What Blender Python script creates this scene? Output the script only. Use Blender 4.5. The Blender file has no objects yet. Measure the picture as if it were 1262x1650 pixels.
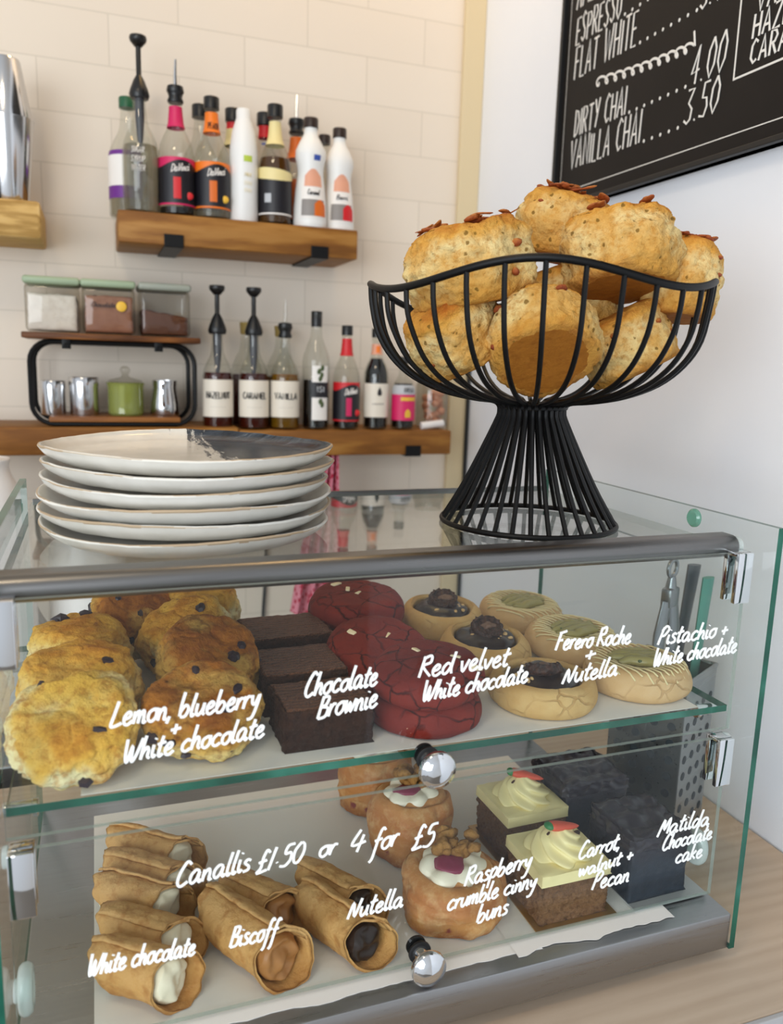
import bpy, bmesh, math, random
from mathutils import Vector, Matrix, noise

sc = bpy.context.scene
col = sc.collection
V = Vector
PI = math.pi

# ------------------------------------------------------------------ camera
CAM = V((0.0680, -0.5073, 0.5615))
CR = V((0.9396, -0.3410, 0.0306)); CU = V((0.0336, 0.1808, 0.9830)); CF = V((0.3407, 0.9225, -0.1813))
FPX = 1299.87
cam = bpy.data.cameras.new('camera'); cam_o = bpy.data.objects.new('camera', cam); col.objects.link(cam_o)
cam_o.matrix_world = Matrix(((CR.x, CU.x, -CF.x, CAM.x), (CR.y, CU.y, -CF.y, CAM.y), (CR.z, CU.z, -CF.z, CAM.z), (0, 0, 0, 1)))
cam.sensor_fit = 'VERTICAL'; cam.sensor_height = 24.0; cam.lens = FPX / 1650 * 24
cam.clip_start = 0.02
cam.dof.use_dof = True; cam.dof.focus_distance = 0.74; cam.dof.aperture_fstop = 3.6
# the camera is in metres: the aperture is lens / fstop
sc.camera = cam_o

# ------------------------------------------------------------------ light
sc.view_settings.view_transform = 'Standard'; sc.view_settings.look = 'None'
sc.view_settings.exposure = 0.0; sc.view_settings.gamma = 1.0
sc.view_settings.use_curve_mapping = False
sc.cycles.transparent_max_bounces = 40
sc.cycles.max_bounces = 10
world = bpy.data.worlds.new('world'); sc.world = world; world.use_nodes = True
bg = world.node_tree.nodes['Background']
def build_world():
    # a shop lit through its street front (towards -Y): cool and bright there, dim and warm elsewhere
    t = world.node_tree; c = t.nodes.new('ShaderNodeTexCoord'); d = t.nodes.new('ShaderNodeVectorMath'); d.operation = 'DOT_PRODUCT'
    d.inputs[1].default_value = V((-0.62, -0.77, 0.12)).normalized()
    t.links.new(c.outputs['Generated'], d.inputs[0])
    r = t.nodes.new('ShaderNodeValToRGB'); e = r.color_ramp.elements; e.new(0.5); e.new(0.75)
    for x, (p, k) in zip(e, ((0.0, (0.56, 0.52, 0.46)), (0.30, (0.60, 0.57, 0.53)), (0.72, (0.80, 0.84, 0.89)), (1.0, (0.98, 1.04, 1.12)))):
        x.position = p; x.color = k + (1,)
    t.links.new(d.outputs['Value'], r.inputs['Fac']); t.links.new(r.outputs['Color'], bg.inputs[0])
    bg.inputs[1].default_value = 0.80
build_world()

def area(name, loc, target, size, size_y, energy, color, shape='RECTANGLE'):
    l = bpy.data.lights.new(name, 'AREA'); l.shape = shape; l.size = size
    if shape == 'RECTANGLE': l.size_y = size_y
    l.energy = energy; l.color = color
    o = bpy.data.objects.new(name, l); col.objects.link(o)
    o.location = loc; d = V(target) - V(loc)
    o.rotation_euler = d.to_track_quat('-Z', 'Y').to_euler()
    return o
area('shop_window_light', (-1.35, -1.75, 0.70), (0.5, 0.45, 0.32), 2.0, 1.3, 47, (0.88, 0.945, 1.0))
area('ceiling_lamp_light', (-0.30, -0.45, 1.75), (0.22, 0.20, 0.3), 0.30, 0, 4.6, (1.0, 0.80, 0.54), 'DISK')
area('corner_lamp_light', (0.50, 0.70, 1.9), (0.50, 1.10, 0.80), 0.25, 0, 3.6, (1.0, 0.62, 0.24), 'DISK')
sl = bpy.data.lights.new('warm_spot_light', 'SPOT'); sl.energy = 5.0; sl.color = (1.0, 0.62, 0.38); sl.spot_size = 0.36; sl.spot_blend = 1.0; sl.shadow_soft_size = 0.05
slo = bpy.data.objects.new('warm_spot_light', sl); col.objects.link(slo); slo.location = (0.05, -0.55, 1.25)
slo.rotation_euler = (V((0.827, 0.335, 0.572)) - V(slo.location)).to_track_quat('-Z', 'Y').to_euler()

# ------------------------------------------------------------------ helpers
def at(px, py, X=None, Y=None, Z=None):
    "the point of a plane of the room that shows at a pixel of the 1262 x 1650 photograph"
    d = CF + CR * ((px - 631) / FPX) + CU * ((825 - py) / FPX)
    t = (X - CAM.x) / d.x if X is not None else (Y - CAM.y) / d.y if Y is not None else (Z - CAM.z) / d.z
    return CAM + d * t

class MB:
    def __init__(self): self.v = []; self.f = []; self.i = []
    def add(self, v, f, mi=0, M=None):
        n = len(self.v)
        self.v += [(M @ V(p)) if M else V(p) for p in v]
        self.f += [tuple(a + n for a in q) for q in f]
        self.i += [mi] * len(f)
        return self
    def box(self, c, s, bevel=0.0, seg=2, mi=0, M=None):
        bm = bmesh.new(); bmesh.ops.create_cube(bm, size=1)
        for p in bm.verts: p.co = V((p.co.x * s[0] + c[0], p.co.y * s[1] + c[1], p.co.z * s[2] + c[2]))
        if bevel: bmesh.ops.bevel(bm, geom=bm.edges[:], offset=bevel, segments=seg, profile=0.5, affect='EDGES')
        bm.verts.index_update()
        self.add([p.co.copy() for p in bm.verts], [[q.index for q in f.verts] for f in bm.faces], mi, M)
        bm.free(); return self
    def lathe(self, prof, n=32, mi=0, M=None, closed=False, sx=1, sy=1):
        v = []; f = []
        for (r, z) in prof:
            for k in range(n):
                a = 2 * PI * k / n; v.append((r * sx * math.cos(a), r * sy * math.sin(a), z))
        m = len(prof)
        for j in range(m if closed else m - 1):
            for k in range(n):
                a = j * n + k; b = j * n + (k + 1) % n; j2 = (j + 1) % m
                f.append((a, b, j2 * n + (k + 1) % n, j2 * n + k))
        if not closed:
            if prof[0][0] > 1e-6: f.append(tuple(reversed(range(n))))
            if prof[-1][0] > 1e-6: f.append(tuple((m - 1) * n + k for k in range(n)))
        return self.add(v, f, mi, M)
    def tube(self, pts, r, n=8, closed=False, mi=0, M=None, flat=None, flat_k=0.3):
        pts = [V(p) for p in pts]; m = len(pts)
        if m < 2: return self
        rr = r if isinstance(r, (list, tuple)) else [r] * m
        v = []; f = []; nrm = None
        for i, p in enumerate(pts):
            if closed: t = pts[(i + 1) % m] - pts[i - 1]
            else: t = pts[min(i + 1, m - 1)] - pts[max(i - 1, 0)]
            if t.length < 1e-9: t = V((0, 0, 1))
            t.normalize()
            if flat is not None:
                w = V(flat); s = t.cross(w)
                if s.length < 1e-6: s = t.orthogonal()
                s.normalize(); nrm = s; bn = w.normalized() * flat_k
            else:
                if nrm is None: nrm = t.orthogonal().normalized()
                nrm = (nrm - t * nrm.dot(t))
                if nrm.length < 1e-6: nrm = t.orthogonal()
                nrm.normalize(); bn = t.cross(nrm)
            for k in range(n):
                a = 2 * PI * (k + (0.5 if flat is not None and n == 4 else 0)) / n
                v.append(p + nrm * (rr[i] * math.cos(a)) + bn * (rr[i] * math.sin(a)))
        for i in range(m if closed else m - 1):
            for k in range(n):
                j = (i + 1) % m
                f.append((i * n + k, i * n + (k + 1) % n, j * n + (k + 1) % n, j * n + k))
        if not closed:
            f.append(tuple(reversed(range(n)))); f.append(tuple((m - 1) * n + k for k in range(n)))
        return self.add(v, f, mi, M)
    def ball(self, c, s, n=14, mi=0, M=None, rough=0, seed=0, freq=60):
        v = []; f = []; h = n // 2
        for j in range(h + 1):
            t = PI * j / h
            for k in range(n):
                a = 2 * PI * k / n
                d = V((math.sin(t) * math.cos(a), math.sin(t) * math.sin(a), math.cos(t)))
                q = V((d.x * s[0], d.y * s[1], d.z * s[2]))
                if rough: q *= 1 + rough * noise.noise(q * freq + V((seed, seed * 1.7, 0)))
                v.append(q + V(c))
        for j in range(h):
            for k in range(n):
                f.append((j * n + k, (j + 1) * n + k, (j + 1) * n + (k + 1) % n, j * n + (k + 1) % n))
        return self.add(v, f, mi, M)
    def shell(self, r, z0, z1, a0, a1, n=20, mi=0, top=None, bot=None, M=None, prof=None, m=6, off=0.0006):
        "a patch of label wrapped round a round bottle"
        v = []; f = []
        for j in range(m + 1):
            for k in range(n + 1):
                u = k / n; a = a0 + (a1 - a0) * u
                zt = z1 + (top(u) if top else 0); zb = z0 + (bot(u) if bot else 0)
                z = zb + (zt - zb) * j / m
                q = (prof(z) if prof else r) + off
                v.append((q * math.cos(a), q * math.sin(a), z))
        for j in range(m):
            for k in range(n):
                a = j * (n + 1) + k; f.append((a, a + 1, a + n + 2, a + n + 1))
        return self.add(v, f, mi, M)
    def obj(self, name, mats, parent=None, loc=None, rot=None, sharp=40, smooth=True):
        me = bpy.data.meshes.new(name); me.from_pydata([tuple(p) for p in self.v], [], self.f)
        for m in (mats if isinstance(mats, (list, tuple)) else [mats]): me.materials.append(m)
        me.polygons.foreach_set('material_index', self.i)
        if smooth:
            me.polygons.foreach_set('use_smooth', [True] * len(me.polygons))
            if sharp < 180: me.set_sharp_from_angle(angle=math.radians(sharp))
        me.update()
        o = bpy.data.objects.new(name, me); col.objects.link(o)
        if parent: o.parent = parent
        if loc is not None: o.location = loc
        if rot is not None: o.rotation_euler = rot
        return o

def tag(o, label, cat, group=None):
    o['label'] = label; o['category'] = cat
    if group: o['group'] = group
    return o
def thing(name, label, cat, loc=(0, 0, 0), rot=(0, 0, 0), group=None):
    o = bpy.data.objects.new(name, None); col.objects.link(o); o.empty_display_size = 0.02
    o.location = loc; o.rotation_euler = rot
    return tag(o, label, cat, group)
def struct(o): o['kind'] = 'structure'; return o

def catmull(pts, sub=6, closed=False):
    pts = [V(p) for p in pts]; n = len(pts); out = []
    if n < 3 and not closed: return pts
    for i in range(n if closed else n - 1):
        if closed: p0, p1, p2, p3 = pts[i - 1], pts[i], pts[(i + 1) % n], pts[(i + 2) % n]
        else: p0, p1, p2, p3 = pts[max(i - 1, 0)], pts[i], pts[i + 1], pts[min(i + 2, n - 1)]
        for s in range(sub):
            t = s / sub
            out.append(0.5 * ((2 * p1) + (p2 - p0) * t + (2 * p0 - 5 * p1 + 4 * p2 - p3) * t * t + (3 * p1 - p0 - 3 * p2 + p3) * t ** 3))
    if not closed: out.append(pts[-1])
    return out
def interp(tab, x):
    for (a, b), (c, d) in zip(tab, tab[1:]):
        if x <= c: return b + (d - b) * (x - a) / (c - a) if c > a else d
    return tab[-1][1]

# ------------------------------------------------------------------ materials
def rgb(h):
    c = [int(h[i:i + 2], 16) / 255 for i in (0, 2, 4)]
    return tuple(x / 12.92 if x <= 0.04045 else ((x + 0.055) / 1.055) ** 2.4 for x in c) + (1,)
class NT:
    def __init__(s, name):
        s.m = bpy.data.materials.new(name); s.m.use_nodes = True; s.t = s.m.node_tree
        s.b = s.t.nodes['Principled BSDF']; s.out = s.t.nodes['Material Output']
    def n(s, typ, **k):
        q = s.t.nodes.new(typ)
        for a, b in k.items(): setattr(q, a, b)
        return q
    def l(s, a, b): s.t.links.new(a, b)
    def coord(s, kind='Object', scale=(1, 1, 1)):
        c = s.n('ShaderNodeTexCoord'); mp = s.n('ShaderNodeMapping'); mp.inputs['Scale'].default_value = scale
        s.l(c.outputs[kind], mp.inputs['Vector']); return mp.outputs['Vector']
    def noise(s, vec, scale, detail=4, rough=0.55):
        q = s.n('ShaderNodeTexNoise'); q.inputs['Scale'].default_value = scale; q.inputs['Detail'].default_value = detail
        q.inputs['Roughness'].default_value = rough
        s.l(vec, q.inputs['Vector']); return q.outputs['Fac']
    def ramp(s, fac, stops):
        q = s.n('ShaderNodeValToRGB'); e = q.color_ramp.elements
        while len(e) < len(stops): e.new(0.5)
        for x, (p, c) in zip(e, stops):
            x.position = p; x.color = rgb(c) if isinstance(c, str) else (c, c, c, 1)
        s.l(fac, q.inputs['Fac']); return q.outputs['Color']
    def math(s, op, a, b):
        q = s.n('ShaderNodeMath', operation=op)
        for i, x in enumerate((a, b)):
            if isinstance(x, (int, float)): q.inputs[i].default_value = x
            else: s.l(x, q.inputs[i])
        return q.outputs[0]
    def mix(s, fac, a, b):
        q = s.n('ShaderNodeMix', data_type='RGBA')
        for i, x in ((0, fac), (6, a), (7, b)):
            if isinstance(x, (int, float)): q.inputs[i].default_value = x
            elif isinstance(x, str): q.inputs[i].default_value = rgb(x)
            else: s.l(x, q.inputs[i])
        return q.outputs[2]
    def bump(s, h, strength, dist=0.002):
        q = s.n('ShaderNodeBump'); q.inputs['Strength'].default_value = strength; q.inputs['Distance'].default_value = dist
        s.l(h, q.inputs['Height']); s.l(q.outputs['Normal'], s.b.inputs['Normal'])
    def set(s, rough=0.5, metal=0.0, color=None, spec=None, coat=0):
        s.b.inputs['Roughness'].default_value = rough; s.b.inputs['Metallic'].default_value = metal
        if color is not None:
            if isinstance(color, str): s.b.inputs['Base Color'].default_value = rgb(color)
            else: s.l(color, s.b.inputs['Base Color'])
        if spec is not None: s.b.inputs['Specular IOR Level'].default_value = spec
        if coat: s.b.inputs['Coat Weight'].default_value = coat; s.b.inputs['Coat Roughness'].default_value = 0.1
        return s.m
def plain(name, c, rough=0.5, metal=0.0, spec=None, coat=0): return NT(name).set(rough, metal, c, spec, coat)

def glass_mat(name, tint, refl=1.0, base=0.04, rough=0.0, body=0.0, body_col='ffffff'):
    s = NT(name); s.t.nodes.remove(s.b)
    tr = s.n('ShaderNodeBsdfTransparent'); tr.inputs['Color'].default_value = rgb(tint)
    gl = s.n('ShaderNodeBsdfGlossy'); gl.inputs['Roughness'].default_value = rough
    lw = s.n('ShaderNodeLayerWeight'); lw.inputs['Blend'].default_value = 0.5
    p = s.math('POWER', lw.outputs['Facing'], 5.0)
    k = s.math('ADD', s.math('MULTIPLY', p, (1 - base) * refl), base * refl)
    mx = s.n('ShaderNodeMixShader'); s.l(k, mx.inputs[0])
    src = tr.outputs[0]
    if body:
        df = s.n('ShaderNodeBsdfDiffuse'); df.inputs['Color'].default_value = rgb(body_col)
        m2 = s.n('ShaderNodeMixShader'); m2.inputs[0].default_value = body
        s.l(tr.outputs[0], m2.inputs[1]); s.l(df.outputs[0], m2.inputs[2]); src = m2.outputs[0]
    s.l(src, mx.inputs[1]); s.l(gl.outputs[0], mx.inputs[2]); s.l(mx.outputs[0], s.out.inputs['Surface'])
    return s.m

def food(name, zr, mott, scale=55, zn=0.35, bumps=0.5, bscale=120, rough=0.65, speck=None, dist=0.003, mixk=0.5, spec=0.25, patch=None):
    "baked crust: zr is the browning from the bottom to the top of the piece, mott the blotches over it"
    s = NT(name); g = s.coord('Generated'); o = s.coord('Object')
    sep = s.n('ShaderNodeSeparateXYZ'); s.l(g, sep.inputs[0])
    n1 = s.noise(o, scale, 5, 0.6)
    z = s.math('ADD', sep.outputs['Z'], s.math('MULTIPLY', s.math('SUBTRACT', n1, 0.5), zn * 2))
    c = s.ramp(z, zr)
    if patch: c = s.mix(s.math('MULTIPLY', s.ramp(s.noise(o, patch[1], 3, 0.5), [(0.44, 0.0), (0.60, 1.0)]), patch[2]), c, patch[0])
    n2 = s.noise(o, scale * 2.3, 6, 0.65)
    if mott: c = s.mix(s.math('MULTIPLY', s.ramp(n2, [(0.48, 0.0), (0.66, 1.0)]), mixk), c, mott)
    n3 = s.noise(o, bscale, 6, 0.7)
    h = n3
    vo = s.n('ShaderNodeTexVoronoi'); vo.inputs['Scale'].default_value = bscale * 0.8; s.l(o, vo.inputs['Vector'])
    h = s.math('ADD', n3, s.math('MULTIPLY', vo.outputs['Distance'], 0.35))
    if speck:
        v2 = s.n('ShaderNodeTexVoronoi'); v2.inputs['Scale'].default_value = speck[1]; s.l(o, v2.inputs['Vector'])
        dd = s.math('ADD', v2.outputs['Distance'], s.math('MULTIPLY', n2, 0.5))
        c = s.mix(s.ramp(dd, [(speck[2], 0.85), (speck[2] + 0.07, 0.0)]), c, speck[0])
    s.bump(h, bumps, dist)
    return s.set(rough, 0, c, spec)

M = {}
# room
s = NT('glazed_tile')
o_ = s.coord('Object')
sx = s.n('ShaderNodeSeparateXYZ'); s.l(o_, sx.inputs[0]); cb = s.n('ShaderNodeCombineXYZ')
s.l(sx.outputs['X'], cb.inputs[0]); s.l(sx.outputs['Z'], cb.inputs[1])
br = s.n('ShaderNodeTexBrick'); br.offset = 0.5
br.inputs['Color1'].default_value = rgb('e2d7c8'); br.inputs['Color2'].default_value = rgb('dfd3c3'); br.inputs['Mortar'].default_value = rgb('cfc4b4')
br.inputs['Scale'].default_value = 1; br.inputs['Mortar Size'].default_value = 0.0012; br.inputs['Mortar Smooth'].default_value = 0.3
br.inputs['Brick Width'].default_value = 0.224; br.inputs['Row Height'].default_value = 0.0803
mp = s.n('ShaderNodeMapping'); mp.inputs['Location'].default_value = (0.115, 0.0130, 0); s.l(cb.outputs[0], mp.inputs['Vector']); s.l(mp.outputs[0], br.inputs['Vector'])
M['tile'] = s.set(0.35, 0, br.outputs['Color'], 0.35)
s = NT('painted_wall'); M['paint'] = s.set(0.7, 0, s.ramp(s.noise(s.coord('Object'), 3), [(0.3, 'e6eaf1'), (0.7, 'ebeff5')]), 0.3)
M['trim'] = plain('cream_trim', 'd3c29e', 0.6)
M['floor'] = plain('floor_vinyl', '6d655c', 0.5)
M['cupboard'] = plain('cupboard_front', 'b9b2a8', 0.5)
def wood(name, stops, sc_, k=9.0, bump=0.15, rough=0.55, knots=True, dist=0.5):
    s = NT(name); v = s.coord('Object', sc_)
    n = s.noise(v, k, 8, 0.6)
    w = s.n('ShaderNodeTexWave'); w.bands_direction = 'Y'; w.inputs['Scale'].default_value = k * 0.55
    w.inputs['Distortion'].default_value = 7; w.inputs['Detail'].default_value = 4; w.inputs['Detail Scale'].default_value = 1.4; s.l(v, w.inputs['Vector'])
    c = s.ramp(s.math('ADD', s.math('MULTIPLY', w.outputs['Fac'], dist), s.math('MULTIPLY', n, 1 - dist)), stops)
    if knots:
        v2 = s.n('ShaderNodeTexVoronoi'); v2.inputs['Scale'].default_value = 5.2; s.l(s.coord('Object', (1, 2.2, 2.2)), v2.inputs['Vector'])
        c = s.mix(s.ramp(v2.outputs['Distance'], [(0.05, 0.8), (0.16, 0.0)]), c, '4a2a10')
    s.bump(n, bump, 0.001)
    return s.set(rough, 0, c, 0.3)
M['shelf_wood'] = wood('oiled_pine', [(0.12, '6b4016'), (0.38, '875722'), (0.6, '9a692d'), (0.85, 'ad7d40')], (2.2, 14, 14), 3.2)
M['counter_wood'] = wood('oak_laminate', [(0.08, '9a8672'), (0.34, 'b5a18c'), (0.60, 'bfac97'), (0.9, 'c8b7a3')], (0.9, 9, 9), 4.0, 0.06, 0.5, False, 0.22)
M['rack_wood'] = wood('walnut_board', [(0.2, '4f2c12'), (0.5, '7c4a20'), (0.9, 'a16a35')], (2, 20, 20), 4, 0.1, 0.5, False)
M['rough_wood'] = wood('rough_pine', [(0.15, '9a7438'), (0.5, 'd3ad6b'), (0.9, 'e0c286')], (2.5, 14, 14), 4, 0.3, 0.7, False)
M['black'] = plain('black_powder_coat', '070708', 0.45, 0, 0.25)
M['blackplastic'] = plain('black_plastic', '121213', 0.35)
M['rubber'] = plain('black_rubber', '0a0a0b', 0.6)
def steel(name, c, rough, stretch=(2, 60, 60), k=6):
    s = NT(name); v = s.coord('Object', stretch); n = s.noise(v, k, 4)
    s.l(s.ramp(n, [(0.3, rough * 0.75), (0.7, rough * 1.25)]), s.b.inputs['Roughness'])
    s.bump(n, 0.05, 0.0005); s.set(rough, 1.0, c)
    return s.m
M['steel'] = steel('brushed_steel', 'a3a3a4', 0.34)
M['rail'] = steel('satin_rail', '7c7b7a', 0.34)
M['chrome'] = plain('polished_chrome', 'dfe1e4', 0.06, 1.0)
M['tin'] = plain('polished_tin', 'cfcfd0', 0.16, 1.0)
M['frost'] = glass_mat('clear_plastic_bush', 'e9f2ef', 0.8, 0.06, 0.15, 0.45, 'f2f8f7')
M['glass'] = glass_mat('case_glass', 'fbfdfc', 0.75, 0.026)
M['topglass'] = glass_mat('top_glass', 'f8fbfa', 1.35, 0.05)
M['clear_edge'] = glass_mat('pale_glass_edge', 'dfeae6', 0.8, 0.06, 0.1, 0.45, 'b9c6c0')
s = NT('glass_edge_green'); s.b.inputs['Emission Strength'].default_value = 0
M['edge'] = s.set(0.2, 0, s.ramp(s.noise(s.coord('Object', (18, 18, 18)), 1.0, 2), [(0.35, '174a3c'), (0.55, '23614f'), (0.75, '3f8474')]), 0.35)
M['disc'] = glass_mat('green_disc_glass', 'b4dccb', 1.0, 0.06, 0.05, 0.45, '8fc4b0')
M['paper'] = plain('greaseproof_paper', 'e4e2dd', 0.7, 0, 0.2)
M['ink'] = plain('white_paint_marker', 'f7f8f6', 0.6)
M['chalk'] = plain('white_chalk_ink', 'e6e4df', 0.8)
s = NT('chalkboard_black'); M['slate'] = s.set(0.5, 0, s.ramp(s.noise(s.coord('Object'), 6, 6), [(0.3, '1a1817'), (0.7, '211e1d')]), 0.15)
M['frame'] = plain('black_frame', '151414', 0.5)
# tableware
s = NT('glazed_stoneware'); n = s.noise(s.coord('Object'), 40, 5)
M['plate'] = s.set(0.22, 0, s.ramp(n, [(0.3, 'd9d6cd'), (0.7, 'e7e4dd')]), 0.5)
M['plate_rim'] = plain('unglazed_tan_rim', 'b59f83', 0.6)
s = NT('dark_slip_brushwork'); n = s.noise(s.coord('Object', (30, 90, 30)), 3, 6, 0.7)
M['slip'] = s.set(0.2, 0, s.ramp(n, [(0.35, '23262c'), (0.6, '3c424b'), (0.75, '8d8f90')]), 0.5)
M['ceramic'] = plain('white_ceramic', 'e8e6e4', 0.25)
# bakes
M['cheese_scone'] = food('cheese_scone', [(0.0, 'b0702c'), (0.10, 'dca656'), (0.26, 'efd28e'), (0.66, 'eed394'), (0.82, 'dfa64c'), (0.93, 'c07428'), (1.0, '9a4e18')], 'c98a34', 70, 0.14, 1.0, 105, 0.7, ('7c5a1c', 90, 0.37), 0.005, 0.7, 0.2, ('dca248', 30, 0.75))
M['cheese_scone_base'] = food('scone_baked_base', [(0.0, 'a0631c'), (1.0, 'b87728')], '83490f', 45, 0.3, 0.6, 130, 0.7)
M['bacon'] = food('crisp_bacon', [(0.0, '7a3018'), (0.5, 'a35428'), (1.0, 'c08040')], '6a2414', 160, 0.4, 0.6, 200, 0.4)
M['bluescone'] = food('fruit_scone', [(0.0, 'd09a44'), (0.10, 'ecd08c'), (0.26, 'faefc4'), (0.60, 'f8e8b0'), (0.78, 'f2c766'), (0.92, 'e8a83e'), (1.0, 'c9801f')], 'c07c24', 55, 0.18, 1.0, 95, 0.6, ('8a4a16', 38, 0.25), 0.005, 0.75, 0.25, ('f0bb4a', 26, 0.85))
M['bluescone_brown'] = food('browned_fruit_scone', [(0.0, 'd6a448'), (0.12, 'f2da92'), (0.36, 'f3d084'), (0.56, 'e5a746'), (0.78, 'c97e2a'), (1.0, '9a5618')], '8a4814', 55, 0.24, 1.0, 95, 0.55, ('5e2c0c', 38, 0.25), 0.005, 0.75, 0.25, ('e3b860', 28, 0.7))
M['berry'] = plain('baked_blueberry', '2a1a26', 0.45)
M['brownie'] = food('brownie_crumb', [(0.0, '351a10'), (0.8, '442416'), (1.0, '55301c')], '2a120a', 70, 0.2, 1.2, 140, 0.5, None, 0.006, 0.5, 0.4)
s = NT('brownie_glossy_top'); o_ = s.coord('Object', (1, 1, 1)); w = s.n('ShaderNodeTexWave'); w.bands_direction = 'Y'; w.inputs['Scale'].default_value = 55; w.inputs['Distortion'].default_value = 6; w.inputs['Detail'].default_value = 3; w.inputs['Detail Scale'].default_value = 12; s.l(o_, w.inputs['Vector'])
s.bump(w.outputs['Fac'], 0.8, 0.004); M['brownie_top'] = s.set(0.36, 0, s.ramp(w.outputs['Fac'], [(0.1, '5a3424'), (0.9, '8a5a40')]), 0.5)
def cookie_mat(name, a, b, crack, rough=0.7):
    s = NT(name); o = s.coord('Object'); n1 = s.noise(o, 30, 5)
    dv = s.n('ShaderNodeVectorMath', operation='ADD'); nn = s.n('ShaderNodeTexNoise'); nn.inputs['Scale'].default_value = 60; s.l(o, nn.inputs['Vector'])
    sv = s.n('ShaderNodeVectorMath', operation='SCALE'); sv.inputs['Scale'].default_value = 0.012; s.l(nn.outputs['Color'], sv.inputs[0]); s.l(o, dv.inputs[0]); s.l(sv.outputs[0], dv.inputs[1])
    vo = s.n('ShaderNodeTexVoronoi', feature='DISTANCE_TO_EDGE'); vo.inputs['Scale'].default_value = 42; s.l(dv.outputs[0], vo.inputs['Vector'])
    e = s.ramp(vo.outputs['Distance'], [(0.0, 0.0), (0.045, 1.0)])
    msk = s.ramp(s.noise(o, 28, 2), [(0.40 if name[0] == 'r' else 0.30, 1.0), (0.56 if name[0] == 'r' else 0.46, 0.0)])
    msk = s.math('SUBTRACT', 1.0, s.math('SUBTRACT', 1.0, msk)) if name[0] == 'r' else s.math('MAXIMUM', 0.0, s.ramp(s.noise(o, 28, 2), [(0.50, 1.0), (0.66, 0.35)]))
    e2 = s.math('MAXIMUM', e, msk)
    c = s.mix(e2, crack, s.ramp(n1, [(0.3, a), (0.7, b)]))
    fine = s.noise(o, 190, 5, 0.7)
    s.bump(s.math('ADD', e2, s.math('MULTIPLY', fine, 0.45)), 0.7, 0.0018)
    return s.set(rough, 0, c, 0.25)
M['velvet'] = cookie_mat('red_velvet_dough', '6a1a12', '82271a', '300806')
M['cookie'] = cookie_mat('golden_cookie_dough', 'bd9254', 'cfae76', 'a57c48')
M['cookie2'] = cookie_mat('pale_cookie_dough', 'c8a06a', 'd2b286', 'ab8352')
M['whitechoc'] = plain('white_chocolate', 'efdcb4', 0.45)
M['choc'] = plain('chocolate_hazelnut_spread', '24130e', 0.3, 0, 0.5)
s = NT('chopped_chocolate_shell'); n = s.noise(s.coord('Object'), 260, 5); s.bump(n, 0.9, 0.002); M['rough_choc'] = s.set(0.45, 0, s.ramp(n, [(0.35, '1f0f0a'), (0.65, '4a2a1b')]), 0.4)
M['nut'] = plain('chopped_hazelnut', 'd2ae78', 0.6)
M['praline'] = plain('hazelnut_praline', '6e5140', 0.55)
M['pistachio'] = plain('pistachio_cream', '9a8e54', 0.35)
M['drizzle'] = plain('cream_drizzle', 'e2d2a0', 0.45)
M['cannoli'] = food('fried_pastry', [(0.0, 'b07a3e'), (0.4, 'cf9c5c'), (1.0, 'd9ac72')], 'a8692e', 40, 0.45, 0.75, 130, 0.5, None, 0.003, 0.6)
M['cream'] = plain('white_chocolate_cream', 'eee3c8', 0.45)
M['biscoff'] = plain('caramel_cream', 'a8713c', 0.45)
M['bun'] = food('sweet_bun_crust', [(0.0, '9a5c2c'), (0.3, 'c58a50'), (0.7, 'b87642'), (1.0, 'c48a52')], 'e0bd88', 34, 0.3, 0.5, 100, 0.5, ('7a2436', 30, 0.3), 0.003, 0.5)
M['icing'] = plain('cream_cheese_icing', 'f0e8d2', 0.4)
M['raspberry'] = plain('raspberry_jam', '84304a', 0.4)
M['crumble'] = food('baked_crumble', [(0.0, '8a5c2c'), (1.0, 'bb8a4c')], '6b4220', 150, 0.4, 0.9, 220, 0.7)
M['carrot_cake'] = food('carrot_sponge', [(0.0, '9a6e4a'), (0.5, 'a27854'), (1.0, '8a6242')], '6a452c', 130, 0.3, 1.2, 170, 0.75, ('caa276', 120, 0.24), 0.006, 0.6)
M['frosting'] = plain('yellow_frosting', 'f0e2a8', 0.42)
M['fondant'] = plain('orange_red_fondant', 'd2543c', 0.5)
M['fondant_green'] = plain('green_fondant', '2f7a48', 0.5)
M['gold'] = plain('gold_card', 'a8824c', 0.35, 0.6)
M['silvercard'] = plain('silver_card', 'c4c6c6', 0.3, 0.5)
M['dark_cake'] = food('chocolate_cake_with_blue_reflection', [(0.0, '232c38'), (0.6, '2a323e'), (1.0, '332f38')], '1c222c', 60, 0.2, 0.5, 90, 0.4, None, 0.003, 0.4)  # slate blue is the door glass's reflection, put into the cake colour
M['ganache'] = plain('ganache_with_blue_reflection', '2e2a33', 0.28, 0, 0.5)  # icing brown shifted by the same blue reflection, held in its colour
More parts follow.
